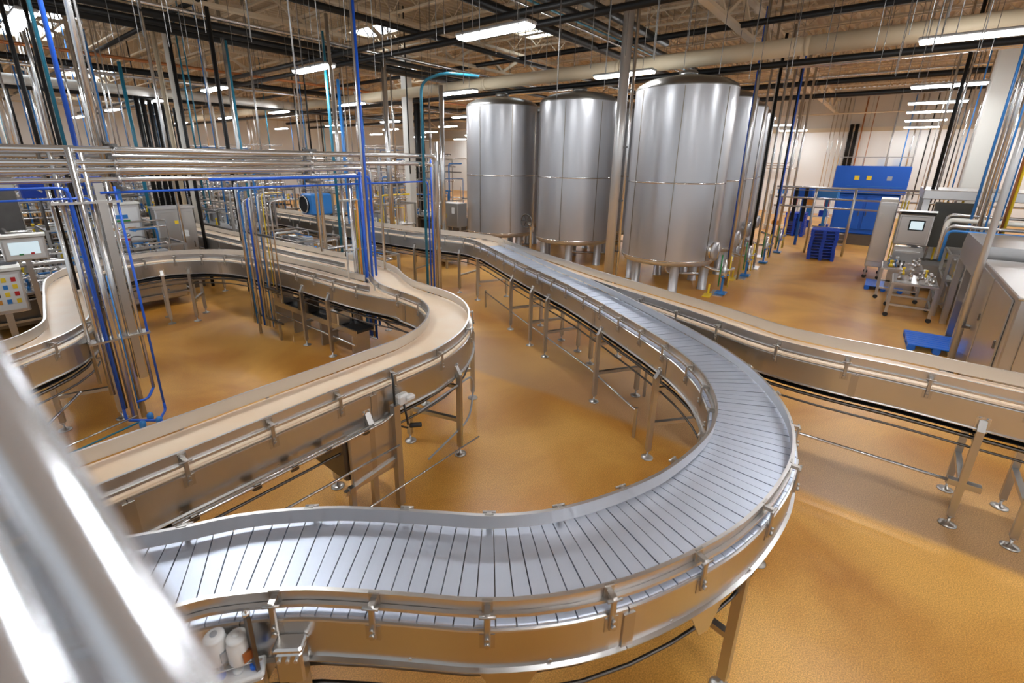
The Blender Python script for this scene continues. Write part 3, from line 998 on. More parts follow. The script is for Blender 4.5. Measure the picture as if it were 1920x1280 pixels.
# ------------------------------------------------------------------ taller columns and thick pipes at the left
q = at(388, 492)
t = thing('steel_column', 'pale round steel column rising through the pipe rack', 'column', (q.x, q.y, 0))
MB().tube([(q.x, q.y, .02), (q.x, q.y, ZD - .9)], .13, 18).build('shaft', 'white_paint', t)
MB().lathe((q.x, q.y, 0), [(.24, 0), (.24, .03), (.13, .04)], 18).build('base_flange', 'leg', t)
MB().tube([(q.x - .32, q.y + .2, .3), (q.x - .32, q.y + .2, ZD - .9)], .075, 14).build('side_pipe', 'duct', t)
vertical_bundle('black_pipe_bank', 'bank of thick black insulated pipes hanging behind the pale round column', (7.0, 23.2), [
    (-.75 + .21 * k, .05 * (k % 2), 1.3, 6.2 - .05 * k, .085, 'black') for k in range(8)], straps=(2.4, 5.6))
q = at(770, 440)
vertical_bundle('black_pipe_bank', 'pair of thick black pipes right beside the white square column', (q.x + .9, q.y + .1), [
    (0, 0, .3, 7.6, .17, 'black'), (.55, .2, 1.0, 7.4, .10, 'black'), (.8, -.1, .4, 7.0, .06, 'pipe')], straps=(3.0, 5.0))
for (px, py, pl, r, m, z0, z1, lab) in (
        (40, 150, 11.5, .032, 'black', 1.6, 8.6, 'thick black riser beside the tall teal pipe'), (92, 190, 13.0, .035, 'black', 1.5, 7.6, 'black riser just behind the tall blue pipe'),
        (612, 150, 14.0, .045, 'teal', 1.0, 7.6, 'stout teal riser next to the hanging strip lamp'), (640, 230, 15.5, .055, 'light_blue', .8, 6.6, 'stout light blue riser behind the slim blue riser'),
        (626, 200, 13.0, .05, 'pipe', .8, 7.8, 'bright steel riser between teal and light blue risers'), (428, 150, 16.0, .05, 'pipe', 1.0, 8.6, 'bright steel riser close to the far strip lamp'),
        (440, 200, 16.6, .05, 'teal', 1.0, 7.4, 'teal riser close to the bright steel riser'), (325, 120, 16.5, .05, 'black', 1.0, 7.8, 'slim black riser right of the pale round column'),
        (400, 100, 15.0, .055, 'black', 1.0, 8.6, 'slim black riser reaching the roof near the far strip lamp'), (722, 180, 15.5, .10, 'pipe', .5, 7.7, 'steel post standing left of the white square column'),
        (830, 300, 13.5, .09, 'pipe', .3, 6.6, 'steel post standing between the rack end and the left tank'), (186, 200, 17.5, .05, 'light_blue', 1.5, 7.2, 'light blue riser behind the tall steel pipe'),
        (240, 200, 18.0, .05, 'teal', 1.5, 6.6, 'teal riser in front of the black pipe bank'), (300, 210, 15.5, .04, 'pipe', 1.2, 8.6, 'slim steel riser in front of the pale column')):
    q = at_y(px, py, pl)
    tag(MB().tube([(q.x, q.y, 0 if z0 <= 1.0 else z0), (q.x, q.y, z1)], r, 12).build('riser_pipe', m), lab, 'pipe')

# many thin pipes and hanger rods dropping from the roof
KIND = [('pipe', 'thin steel pipe dropping from the roof over the left process area', .026), ('light_blue', 'thin light blue pipe dropping from the roof over the left process area', .022),
        ('black', 'thin black pipe dropping from the roof over the left process area', .03), ('teal', 'thin teal pipe dropping from the roof over the left process area', .024),
        ('white_paint', 'thin white pipe dropping from the roof over the left process area', .024)]
for k in range(120):
    y = rng.uniform(15.5, 46)
    q = at_y(rng.uniform(-10, 770), 240, y)
    if 8.8 < q.x < 11.8 and y < 35:
        continue
    m, lab, r = KIND[rng.choice((0, 0, 0, 0, 1, 1, 2, 3, 4))]
    z1 = ZD + .05
    tag(MB().tube([(q.x, y, rng.uniform(1.2, 3.6)), (q.x, y, z1)], r * rng.uniform(.7, 1.4) * (1 + max(0, y - 20) / 40), 8).build('hanging_pipe', m), lab, 'pipe', 'thin pipes over the left process area: ' + m)
rod_me = MB().tube([(0, 0, 0), (0, 0, 1)], .006, 5, caps=False).mesh('hanger_rod', 'dark_steel')
rods = []
for k in range(150):
    px = rng.uniform(0, 1900)
    q = at(px, rng.uniform(60, 235), rng.uniform(5.2, 6.8))
    if not (X0 < q.x < X1 and -12 < q.y < 50):
        continue
    if 13.5 < q.x < 33 and 3.4 < q.y < 15.5:
        continue
    o = bpy.data.objects.new('hanger_rod', rod_me)
    col.objects.link(o)
    o.location = q
    o.scale = (1, 1, ZD + .05 - q.z)
    tag(o, 'thin threaded hanger rod dangling from the roof joists', 'rod', 'threaded hanger rods')

# thin pipes against the white back wall
for k, (px, r, m) in enumerate(((1555, .04, 'pipe'), (1562, .03, 'pipe'), (1572, .04, 'pipe'), (1580, .05, 'pipe'), (1588, .03, 'housing'), (1612, .06, 'copper'), (1630, .03, 'copper'), (1672, .07, 'housing'),
                                (1700, .05, 'light_blue'), (1712, .06, 'pipe'), (1722, .06, 'housing'), (1740, .05, 'black'), (1752, .03, 'pipe'), (1778, .08, 'black'), (1786, .06, 'black'), (1795, .05, 'black'),
                                (1803, .06, 'pipe'), (1812, .05, 'light_blue'), (1822, .05, 'pipe'), (1866, .09, 'housing'), (1896, .06, 'pipe'))):
    q = at_x(px, 260, X1 - .4 if k < 12 else 30 - rng.uniform(0, 6))
    nm = {'pipe': 'steel', 'housing': 'grey', 'copper': 'brown copper', 'light_blue': 'light blue', 'black': 'black'}[m]
    tag(MB().tube([(q.x, q.y, 1.5), (q.x, q.y, 8.9)], r * (.8 if k < 12 else .45), 8).build('wall_pipe', m), 'vertical %s pipe in front of the white back wall' % nm, 'pipe', 'vertical pipes before the back wall: ' + nm)
for k, (px, py) in enumerate(((1596, 245), (1606, 245))):
    q = at_x(px, py, X1 - .14)
    tag(MB().tube([(q.x, q.y, 3.5), (q.x, q.y, 7.0)], .13, 12).build('exhaust_pipe', 'black'), 'thick black exhaust pipe rising above the blue machine', 'pipe', 'black exhaust pipes above the blue machine')
for k, (z, yy) in enumerate(((3.6, 6.5), (3.8, 6.8), (4.0, 7.1))):
    tag(MB().tube(bend([(X1 - .5, 12, z), (X1 - .5, yy, z), (X1 - .5, yy, 8.8)], .2), .04, 8).build('wall_pipe', 'pipe'), 'bent steel pipe turning up the white back wall beside the tanks', 'pipe', 'bent pipes on the back wall')

# pipes standing along the tank row
for k, (rx_, r, m, zt) in enumerate(((16.9, .05, 'pipe', 8.8), (17.1, .022, 'blue_hose', 8.4), (18.0, .035, 'pipe', 8.8), (19.9, .05, 'black', 8.2), (20.3, .06, 'white_paint', 7.5), (20.6, .04, 'pipe', 8.6),
                                     (21.2, .045, 'black', 8.2), (23.2, .05, 'pipe', 8.7), (23.6, .03, 'blue_hose', 8.4), (24.1, .05, 'black', 8.0), (26.2, .06, 'pipe', 8.6), (26.8, .05, 'pipe', 8.6))):
    q = Vector((rx_, 3.75 + .12 * math.sin(k * 2.1), 0))
    nm = {'pipe': 'steel', 'blue_hose': 'blue', 'black': 'black', 'white_paint': 'white'}[m]
    tag(MB().tube([(q.x, q.y, .0), (q.x, q.y, zt)], r, 10).build('riser_pipe', m), 'tall %s riser pipe along the tank row by the pallet aisle' % nm, 'pipe', 'riser pipes along the tank row: ' + nm)

# outlet valve sets and floor drains along the tank row
for k, tx in enumerate((15.9, 19.1, 22.2, 25.3)):
    c = (tx - .35, 3.55)
    t = thing('outlet_valve', 'stainless outlet valve set with blue handles below %s tank of the aisle row' % ['the first', 'the second', 'the third', 'the last'][k], 'valve', (c[0], c[1], 0))
    MB().tube(bend([(c[0] - .1, c[1] + .9, .95), (c[0], c[1] + .3, .75), (c[0], c[1], .75), (c[0] + .5, c[1] - .15, .78)], .15), .05, 10).build('outlet_pipe', 'pipe', t)
    MB().lathe((c[0], c[1], .55), [(.0, 0), (.08, 0), (.09, .08), (.09, .3), (.05, .36), (.05, .6), (0, .6)], 14).build('valve_body', 'pipe', t)
    MB().bar((c[0], c[1], .05), (c[0], c[1], .55), .06).build('stand', 'light_blue', t)
    MB().box((c[0], c[1], .06), (.30, .30, .06)).build('base', 'light_blue', t)
    MB().tube([(c[0] - .2, c[1], .6), (c[0] + .2, c[1] - .1, .62)], .025, 6).build('handle', 'light_blue', t)
    MB().tube([(c[0] + .25, c[1] - .1, .2), (c[0] + .25, c[1] - .1, 1.2)], .02, 6).build('hose', 'yellow', t)
    MB().tube([(c[0] - .25, c[1] + .05, .3), (c[0] - .25, c[1] + .05, 1.3)], .02, 6).build('hose', 'green', t)
for k, (px, py) in enumerate(((1345, 550), (1388, 520), (1412, 502), (1426, 481))):
    q = at(px, py)
    t = thing('floor_drain', 'metal drain cover with a yellow marker post by %s tank in the row' % ['the first', 'the second', 'the third', 'the last'][k], 'drain', (q.x, q.y, 0))
    MB().box((q.x, q.y, .012), (.75, .38, .024), .1).build('cover', 'guard', t)
    MB().box((q.x - .48, q.y + .18, .015), (.5, .22, .03), .1).build('plate', 'yellow', t)
    MB().bar((q.x - .3, q.y + .2, 0), (q.x - .3, q.y + .2, .34), .05).build('marker_post', 'yellow', t)


# ------------------------------------------------------------------ pallets
def pallet_parts(z=0.0, sx=1.2, sy=1.0, h=.13):
    """Plastic pallet: deck board, nine blocks, three runners. Local coordinates."""
    m = MB()
    for k in range(7):
        m.box((-sx / 2 + sx / 14 + k * sx / 7, 0, z + h - .016), (sx / 7 - .025, sy, .03), bevel=.006)
    for s in (-1, 0, 1):
        m.box((0, s * (sy / 2 - .06), z + h - .03), (sx, .12, .03))
        m.box((0, s * (sy / 2 - .06), z + .012), (sx, .10, .024))
        for u in (-1, 0, 1):
            m.box((u * (sx / 2 - .08), s * (sy / 2 - .07), z + h / 2 - .01), (.16, .14, h - .05), bevel=.012)
    return m


PALLET_A = pallet_parts().mesh('plastic_pallet', 'pallet')
PALLET_B = pallet_parts(h=.15).mesh('plastic_pallet', 'pallet_bright')
for base, n, rz, lab in ((at(1537, 484), 10, .06, 'dark blue plastic pallet in the stack standing free in the aisle'), (at(1487, 440), 10, .02, 'dark blue plastic pallet in the stack at the end of the aisle')):
    for k in range(n):
        o = bpy.data.objects.new('plastic_pallet', PALLET_A)
        col.objects.link(o)
        o.location = (base.x + rng.uniform(-.02, .02), base.y + rng.uniform(-.015, .015), k * .13)
        o.rotation_euler = (0, 0, rz + math.pi / 2 * 0 + rng.uniform(-.012, .012))
        tag(o, lab + (', topmost' if k == n - 1 else ''), 'pallet', 'pallets of the ' + lab.split('in the ')[1])
for (px, py), rz, lab in (((1748, 650), .05, 'single bright blue plastic pallet lying beside the stainless cabinet'), ((1655, 540), .0, 'single bright blue plastic pallet lying behind the wheeled frames')):
    q = at(px, py)
    o = bpy.data.objects.new('plastic_pallet', PALLET_B)
    col.objects.link(o)
    o.location = (q.x, q.y, 0)
    o.rotation_euler = (0, 0, rz)
    tag(o, lab, 'pallet')

# ------------------------------------------------------------------ blue machine and the rail bridge in front of it
bx, by = 31.2, .9
t = thing('blue_machine', 'big blue machine cabinet before the white back wall', 'machine', (bx, by, 0))
MB().box((bx, by, 3.25), (1.6, 3.0, 1.35), bevel=.03).build('upper_cabinet', 'blue_machine', t)
MB().box((bx + .1, by - .05, 1.55), (1.5, 2.6, 2.0), bevel=.03).build('body', 'blue_machine', t)
MB().box((bx, by, .275), (1.7, 2.3, .55)).build('plinth', 'dark_steel', t)
for s in (-1, 1):
    d = MB().box((bx - .68, by + s * .62, 1.6), (.05, 1.1, 1.6), bevel=.01).build('door', 'blue_machine', t)
    MB().box((bx - .73, by + s * .15, 1.6), (.04, .03, .25)).build('handle', 'dark_steel', d)
for yy, m in ((.55, 'yellow'), (.05, 'yellow'), (-.75, 'grey_plastic')):
    MB().box((bx - .81, by + yy, 3.35), (.01, .2, .2)).build('warning_label', m, t)
MB().tube([(bx - .8, by + .9, 2.95), (bx - .8, by - 1.3, 2.95)], .012, 6).build('conduit', 'light_blue', t)
gr = MB()
for s in (-1.45, -.5, .45, 1.45):
    gr.tube([(bx - .6, by + s, 3.9), (bx - .6, by + s, 4.35)], .02, 6)
gr.tube([(bx - .6, by - 1.45, 4.35), (bx - .6, by + 1.45, 4.35)], .02, 6)
gr.build('top_railing', 'housing', t)
for s in (-.25, -.85):
    MB().box((bx, by + s, 4.1), (.3, .28, .35)).build('vent_box', 'white_plastic', t)

rx = 26.0
t = thing('pipe_bridge', 'bridge of horizontal steel rails on posts in front of the blue machine', 'railing', (rx, 0, 0))
for z, r in ((2.97, .05), (2.5, .04), (2.1, .04), (2.85, .02)):
    MB().tube([(rx, 4.2, z), (rx, -16, z)], r, 10).build('rail', 'pipe', t)
for yy in (4.0, 2.6, 1.15, -.6, -2.4, -5, -8, -11, -14):
    MB().tube([(rx, yy, 0), (rx, yy, 3.0)], .05, 10).build('post', 'leg', t)
for yy in (3.0, 3.4):
    MB().bar((rx + .3, yy, 1.4), (rx + .3, yy, 2.95), .14).build('bracket', 'black', t)
for z in (.5, .75, 1.0, 1.25):
    MB().tube([(rx, 1.2, z), (rx, 2.5, z)], .025, 8).build('rung', 'pipe', t)
t = thing('supply_shelf', 'white shelving rack with coloured supplies behind the pipe bridge', 'shelf', (34, 4.2, 0))
for z in (.3, 1.0, 1.6, 2.2):
    MB().box((34, 4.2, z), (.6, 3.4, .04)).build('shelf_board', 'white_paint', t)
for yy in (2.6, 4.2, 5.8):
    MB().box((34, yy, 1.2), (.6, .05, 2.4)).build('upright', 'white_paint', t)
for k in range(16):
    z = (.3, 1.0, 1.6, 2.2)[k % 4]
    hh = rng.uniform(.2, .45)
    yy = 2.8 + (k // 4) * .8 + rng.uniform(-.1, .1)
    m = rng.choice(('red', 'light_blue', 'white_plastic', 'orange', 'pallet'))
    nm = {'red': 'red', 'light_blue': 'light blue', 'white_plastic': 'white', 'orange': 'orange', 'pallet': 'dark blue'}[m]
    tag(MB().box((34, yy, z + .02 + hh / 2), (.4, rng.uniform(.25, .5), hh), bevel=.02).build('supply_box', m), '%s supply box on the white shelving rack' % nm, 'box', nm + ' boxes on the white shelves')
for k, (yy, m) in enumerate(((3.3, 'blue_machine'), (2.3, 'light_blue'))):
    tag(MB().box((28.2, yy, 2.62), (.8, .85, .45), bevel=.04).box((28.2, yy, 2.37), (.9, .95, .06)).bar((28.2, yy, 0), (28.2, yy, 2.35), .12).build('blue_hopper', m),
        ['blue hopper on a post behind the rail bridge by the tanks', 'light blue hopper on a post behind the rail bridge'][k], 'hopper')


# ------------------------------------------------------------------ stainless machines at the right
def poly_prism_y(mb, poly, y0, y1):
    """Extrude an (x, z) polygon along y."""
    n = len(poly)
    vs = [(x, y0, z) for x, z in poly] + [(x, y1, z) for x, z in poly]
    fs = [tuple(range(n)), tuple(range(2 * n - 1, n - 1, -1))] + [(k, n + k, n + (k + 1) % n, (k + 1) % n) for k in range(n)]
    return mb.add(vs, fs)


# big cabinet with a flat top
t = thing('stainless_cabinet', 'large brushed stainless cabinet with a flat top at the end of the cream belt', 'cabinet', (11.6, -2.6, 0))
MB().box((11.5, -2.65, 1.12), (3.6, 1.8, 2.1), bevel=.02).build('body', 'steel', t)
MB().box((11.5, -2.65, 2.19), (3.66, 1.86, .05), bevel=.015).build('top_panel', 'guard', t)
for k, x in enumerate((12.55, 10.8)):
    d = MB().box((x, -1.735, 1.15), (1.66, .025, 1.9), bevel=.006).build('door', 'steel', t)
    MB().box((x - .70, -1.715, 1.35), (.03, .03, .14), bevel=.008).build('handle', 'dark_steel', d)
MB().box((11.5, -2.65, .04), (3.4, 1.6, .08)).build('plinth', 'dark_steel', t)
d = MB().box((9.68, -2.65, 1.15), (.03, 1.5, 1.8), bevel=.006).build('end_panel', 'skirt', t)

# pole in front of the cabinet
q = at(1812, 705)
t = thing('steel_pole', 'slim steel pole clamped to the large stainless cabinet', 'pole', (q.x, -1.62, 0))
MB().tube([(q.x, -1.6, .02), (q.x, -1.6, 7.2)], .055, 14).build('shaft', 'standpipe', t)
MB().box((q.x, -1.66, 1.0), (.16, .12, .05)).build('clamp', 'dark_steel', t)
MB().lathe((q.x, -1.6, 0), [(.11, 0), (.11, .02), (.055, .03)], 14).build('base_flange', 'leg', t)

# hooded chute behind it with the blue tray
t = thing('discharge_hood', 'stainless discharge hood with an open chute and blue inner panel', 'machine', (15.2, -2.4, 0))
hood = MB()
poly_prism_y(hood, [(13.7, 1.75), (16.6, 1.75), (16.6, 2.15), (16.3, 2.42), (13.7, 2.42)], -3.4, -1.7)
hood.build('hood', 'steel', t)
for x in (13.75, 14.9, 16.5):
    MB().box((x, -1.75, .9), (.20, .12, 1.8)).build('post', 'steel', t)
    MB().box((x, -3.35, .9), (.20, .12, 1.8)).build('post', 'steel', t)
MB().box((14.3, -2.2, 1.15), (1.0, .04, 1.2)).build('inner_panel', 'guard', t)
MB().box((14.3, -2.0, .62), (.95, .04, .7)).build('blue_panel', 'blue_machine', t)
MB().box((14.3, -1.95, 1.0), (1.0, .3, .04)).build('ledge', 'guard', t)
MB().box((15.7, -2.6, .9), (1.4, 1.4, 1.5)).build('back_panel', 'skirt', t)

# wheeled roller frames
def wheeled_frame(c, label, lx=1.0, ly=.7, h=.95):
    t = thing('wheeled_frame', label, 'frame', (c[0], c[1], 0))
    for sx in (-1, 1):
        for sy in (-1, 1):
            x, y = c[0] + sx * lx / 2, c[1] + sy * ly / 2
            lg = MB().bar((x, y, .12), (x, y, h), .07).build('leg', 'leg', t)
            MB().tube([(x - .03, y, .06), (x + .03, y, .06)], .06, 14).build('caster', 'rubber', lg)
    for sy in (-1, 1):
        for z in (.3, .62, h):
            MB().bar((c[0] - lx / 2, c[1] + sy * ly / 2, z), (c[0] + lx / 2, c[1] + sy * ly / 2, z), .05).build('side_rail', 'steel', t)
    for sx in (-1, 1):
        for z in (.35, h):
            MB().bar((c[0] + sx * lx / 2, c[1] - ly / 2, z), (c[0] + sx * lx / 2, c[1] + ly / 2, z), .05).build('end_rail', 'steel', t)
    nr = 9
    for k in range(nr):
        x = c[0] - lx / 2 + lx * (k + .5) / nr
        MB().tube([(x, c[1] - ly / 2, h + .03), (x, c[1] + ly / 2, h + .03)], .028, 8).build('roller', 'pipe', t)
    return t


wheeled_frame((16.9, -1.0), 'wheeled stainless roller frame nearest the single blue pallet by the cabinet', lx=1.3, ly=.9)
wheeled_frame((19.0, -.75), 'wheeled stainless roller frame straddling a blue pallet', lx=1.3, ly=.95)

for k in range(26):
    fx, fy, lx, ly = ((16.9, -1.0, 1.3, .9), (19.0, -.75, 1.3, .95))[k % 2]
    m = rng.choice(('pipe', 'pipe', 'steel', 'white_plastic', 'light_blue', 'yellow', 'dark_steel'))
    nm = {'pipe': 'bright steel', 'steel': 'steel', 'white_plastic': 'white', 'light_blue': 'light blue', 'yellow': 'yellow', 'dark_steel': 'dark'}[m]
    x, y = fx + rng.uniform(-.42, .42) * lx, fy + rng.uniform(-.42, .42) * ly
    w = rng.uniform(.03, .06)
    o = MB().lathe((x, y, 1.008), [(.0, 0), (w, 0), (w, .06), (w * .5, .08), (w * .5, .14), (w * .8, .15), (w * .8, .2), (0, .21)], 10).build('pipe_fitting', m)
    tag(o, 'small %s pipe fitting lying on a wheeled roller frame' % nm, 'fitting', '%s fittings on the roller frames' % nm)

# packing machine with touch-screen cabinet
t = thing('packing_machine', 'stainless packing machine with dark windows behind the touch-screen cabinet', 'machine', (21.6, -2.6, 0))
for x in (20.2, 23.0):
    for y in (-.95, -4.4):
        MB().box((x, y, 1.6), (.16, .16, 3.2)).build('post', 'steel', t)
MB().box((21.6, -2.67, 3.12), (3.1, 3.7, .28), bevel=.02).build('top_beam', 'guard', t)
MB().box((21.7, -2.67, .55), (2.8, 3.3, .7), bevel=.02).build('base', 'steel', t)
for k in range(1):
    MB().box((20.25, -1.65 - k * 1.1, 2.2), (.04, .95, 1.4)).build('window', 'glass_dark', t)
MB().box((21.6, -1.0, 2.1), (2.5, .04, 1.5)).build('window', 'glass_dark', t)
MB().box((22.2, -2.0, 1.6), (1.4, 1.6, 1.3)).build('inner_works', 'steel', t)
for k in range(4):
    MB().tube([(20.6 + .3 * k, -1.3 - .2 * k, 1.0), (20.6 + .3 * k, -1.3 - .2 * k, 2.9)], .03, 8).build('guide_post', 'yellow' if k % 2 else 'pipe', t)

q = at_x(1712, 432, 19.6)
t = thing('control_cabinet', 'stainless control cabinet with a lit touch screen', 'cabinet', (19.75, q.y, 0))
MB().box((19.8, q.y, 2.05), (.45, .84, .96), bevel=.03).build('body', 'steel', t)
MB().box((19.7, q.y, 2.57), (.6, .90, .05), rx=.25).build('rain_cap', 'guard', t)
MB().box((19.56, q.y, 2.05), (.03, .72, .82), bevel=.01).build('door', 'steel', t)
sc = MB().box((19.535, q.y - .05, 2.2), (.03, .38, .32), bevel=.006).build('screen_frame', 'black', t)
MB().box((19.517, q.y - .05, 2.2), (.005, .31, .25)).build('screen', 'screen', sc)
MB().box((19.8, q.y, .75), (.35, .7, 1.5)).build('pedestal', 'steel', t)
MB().box((19.55, q.y, 1.35), (.12, .6, .06)).build('ledge', 'guard', t)

# tall narrow stainless cabinet with yellow guards
t = thing('infeed_cabinet', 'tall narrow stainless cabinet on casters with yellow guard strips', 'cabinet', (22.1, -.05, 0))
MB().box((22.1, -.05, 1.6), (1.3, .52, 2.3), bevel=.02).build('body', 'steel', t)
MB().box((21.43, -.05, 1.65), (.03, .44, 2.0), bevel=.006).build('door', 'skirt', t)
MB().box((21.41, .08, 2.3), (.005, .1, .14)).build('paper_label', 'paper', t)
for k, yy in enumerate((-.40, -.48, -.56)):
    MB().bar((21.2, yy, .5 + .25 * k), (21.2, yy, 2.85), .035).build('guard_strip', 'yellow', t)
MB().bar((21.2, -.48, .5), (21.5, -.3, .5), .03).build('strip_bracket', 'leg', t)
MB().bar((21.2, -.48, 2.6), (21.5, -.3, 2.6), .03).build('strip_bracket', 'leg', t)
for sx in (-.55, .55):
    for sy in (-.2, .2):
        MB().bar((22.1 + sx, -.05 + sy, .1), (22.1 + sx, -.05 + sy, .5), .06).build('leg', 'leg', t)
        MB().tube([(22.07 + sx, -.05 + sy, .07), (22.13 + sx, -.05 + sy, .07)], .07, 12).build('caster', 'rubber', t)
MB().box((22.1, -.05, 2.8), (1.2, .48, .1)).build('top_tray', 'white_paint', t)


def process_skid(c, size, seed, label, hi=None, mats=('pipe', 'pipe', 'light_blue', 'dark_steel'), boxes=2):
    """A frame of square tube carrying pipes, valves, small motors and boxes."""
    g = random.Random(seed)
    lx, ly, h = size
    t = thing('process_skid', label, 'machine', (c[0], c[1], 0))
    for sx in (-1, 1):
        for sy in (-1, 1):
            MB().bar((c[0] + sx * lx / 2, c[1] + sy * ly / 2, 0), (c[0] + sx * lx / 2, c[1] + sy * ly / 2, h), .07).build('post', 'leg', t)
    for z in (.35, h * .6, h):
        fm = MB()
        for s in (-1, 1):
            fm.bar((c[0] - lx / 2, c[1] + s * ly / 2, z), (c[0] + lx / 2, c[1] + s * ly / 2, z), .05)
            fm.bar((c[0] + s * lx / 2, c[1] - ly / 2, z), (c[0] + s * lx / 2, c[1] + ly / 2, z), .05)
        fm.build('frame_ring', 'leg', t)
    MB().box((c[0], c[1], h * .6), (lx * .95, ly * .95, .03)).build('work_table', 'guard', t)
    MB().box((c[0], c[1], .2 + h * .19), (lx * .86, ly * .86, h * .38), bevel=.02).build('enclosure', 'skirt' if seed % 2 else 'dark_steel', t)
    for k in range(boxes):
        w = g.uniform(.25, .5)
        MB().box((c[0] + g.uniform(-.3, .3) * lx, c[1] + g.uniform(-.35, .35) * ly, h * .6 + .25), (w, w, .46), bevel=.02).build('motor_box', g.choice(('steel', 'skirt', 'grey_plastic')), t)
    for k in range(int(6 * lx * ly) + 6):
        x, y = c[0] + g.uniform(-.5, .5) * lx, c[1] + g.uniform(-.5, .5) * ly
        x2, y2 = c[0] + g.uniform(-.5, .5) * lx, c[1] + g.uniform(-.5, .5) * ly
        z = g.uniform(.4, (hi or h) + .1)
        pts = [(x, y, g.uniform(.2, .6)), (x, y, z), (x2, y, z), (x2, y2, z + g.uniform(-.05, .05))]
        MB().tube(bend(pts, .08, 3), g.uniform(.014, .04), 7).build('pipe', g.choice(mats), t)
    for k in range(int(5 * lx * ly) + 4):
        x, y, z = c[0] + g.uniform(-.45, .45) * lx, c[1] + g.uniform(-.45, .45) * ly, h * .6 + .015
        MB().lathe((x, y, z), [(.0, 0), (.05, 0), (.05, .08), (.025, .10), (.025, .18), (.045, .2), (.045, .26), (0, .27)], 8).build('valve', g.choice(('pipe', 'pipe', 'light_blue', 'dark_steel', 'white_plastic', 'yellow')), t)
    return t


process_skid((18.0, -2.4), (1.6, 1.6, 1.7), 11, 'cluttered stainless filling station between the roller frames and the hood', boxes=3)
process_skid((16.6, -3.9), (2.4, 1.2, 2.3), 12, 'tall stainless valve skid with blue lines behind the discharge hood', mats=('pipe', 'light_blue', 'pipe', 'yellow'))
process_skid((14.0, -4.6), (3.0, 1.6, 2.2), 13, 'stainless pipework skid behind the large cabinet', mats=('pipe', 'light_blue', 'pipe', 'orange'))
process_skid((22.5, -6.2), (3.0, 2.4, 2.6), 14, 'stainless pipework skid in the far right corner', mats=('pipe', 'light_blue', 'blue_hose', 'yellow'))
# horizontal pipes and drops over the right-hand skids
t = thing('pipe_manifold', 'bundle of white and steel pipes running over the right-hand machines', 'pipes', (16.5, -3, 0))
for z, r, m, x in ((2.62, .06, 'white_paint', 17.3), (2.5, .045, 'pipe', 16.9), (2.72, .04, 'pipe', 17.7), (2.4, .035, 'light_blue', 16.6)):
    MB().tube(bend([(x, -1.35, 1.6), (x, -1.35, z), (x - .2, -2.2, z), (x - .6, -9, z)], .15), r, 10).build('pipe', m, t)
for k, (px, m, r) in enumerate(((1846, 'light_blue', .03), (1856, 'pipe', .035), (1866, 'pipe', .045), (1878, 'light_blue', .02), (1890, 'yellow', .028), (1902, 'light_blue', .03), (1910, 'copper', .025), (1916, 'yellow', .03))):
    q = at_x(px, 330, 17.2 + .5 * math.sin(k * 1.7))
    nm = {'light_blue': 'light blue', 'pipe': 'steel', 'yellow': 'yellow', 'copper': 'brown'}[m]
    tag(MB().tube([(q.x, q.y, 2.3), (q.x, q.y, 8.9)], r, 10).build('riser_pipe', m), 'vertical %s pipe rising from the right-hand pipe skids' % nm, 'pipe', 'risers from the right-hand skids: ' + nm)
for k, (px, m, r) in enumerate(((1756, 'black', .05), (1764, 'pipe', .03), (1740, 'pipe', .03))):
    q = at_x(px, 330, 20.8)
    tag(MB().tube([(q.x, q.y, 3.25), (q.x, q.y, 8.9)], r, 10).build('riser_pipe', m), ['black', 'bright steel', 'slim steel'][k] + ' riser rising from the packing machine top', 'pipe')
q = at_x(1580, 600, 11.4)

# ------------------------------------------------------------------ left background machines
def control_box(name, c, w, h, d, rz, label, screen=True, pole=True, lights=()):
    t = thing(name, label, 'control panel', (c[0], c[1], 0), rz=rz)
    def B(nm, cc, s, m, par=None, **kw):
        return MB().box(cc, s, **kw).build(nm, m, par or t, local=True)
    z = c[2]
    B('body', (0, 0, z), (d, w, h), 'guard', bevel=.02)
    B('cap', (.0, 0, z + h / 2 + .03), (d * 1.2, w * 1.05, .05), 'white_paint')
    f = B('face', (-d / 2 - .008, 0, z), (.016, w * .86, h * .84), 'white_plastic', bevel=.004)
    if screen:
        B('screen', (-d / 2 - .02, 0, z + h * .04), (.008, w * .66, h * .52), 'screen', f)
    for (yy, zz, sy, sz, m) in lights:
        B('button', (-d / 2 - .022, yy * w, z + zz * h), (.016, sy * w, sz * h), m, f)
    if pole:
        B('stand', (d * .1, 0, (z - h / 2) / 2), (.1, .1, z - h / 2), 'steel')
        B('base', (d * .1, 0, .015), (.4, .4, .03), 'steel')
    return t


TOCAM = math.atan2(0, 1)
def face_cam(c):
    return math.atan2(c[1], c[0])


c = at_y(46, 465, 14.6)
control_box('operator_terminal', (c.x, c.y, c.z), .72, .50, .30, face_cam(c), 'white touch-screen panel on a stand behind the looping conveyor', True, True, ((-.15, -.2, .08, .08, 'red'), (.1, -.22, .1, .06, 'green')))
c = at_y(228, 420, 17.5)
control_box('operator_terminal', (c.x, c.y, c.z), .95, 1.15, .4, face_cam(c) + .15, 'white control panel with green label and red handle', False, True,
            ((.0, .2, .32, .1, 'light_blue'), (0, .08, .4, .08, 'green'), (-.2, -.1, .2, .06, 'orange'), (.2, -.1, .2, .06, 'orange'), (.1, -.38, .4, .06, 'red')))
c = at_y(18, 545, 12.2)
control_box('control_desk', (c.x - .1, c.y, c.z), .62, .78, .3, face_cam(c), 'grey control desk with coloured push buttons beside the looping conveyor', False, True,
            tuple((-.3 + .2 * (k % 4), .3 - .17 * (k // 4), .1, .1, ['red', 'yellow', 'black', 'white_plastic', 'yellow', 'light_blue', 'orange', 'red'][k % 8]) for k in range(16)))
c = at_y(330, 435, 17.0)
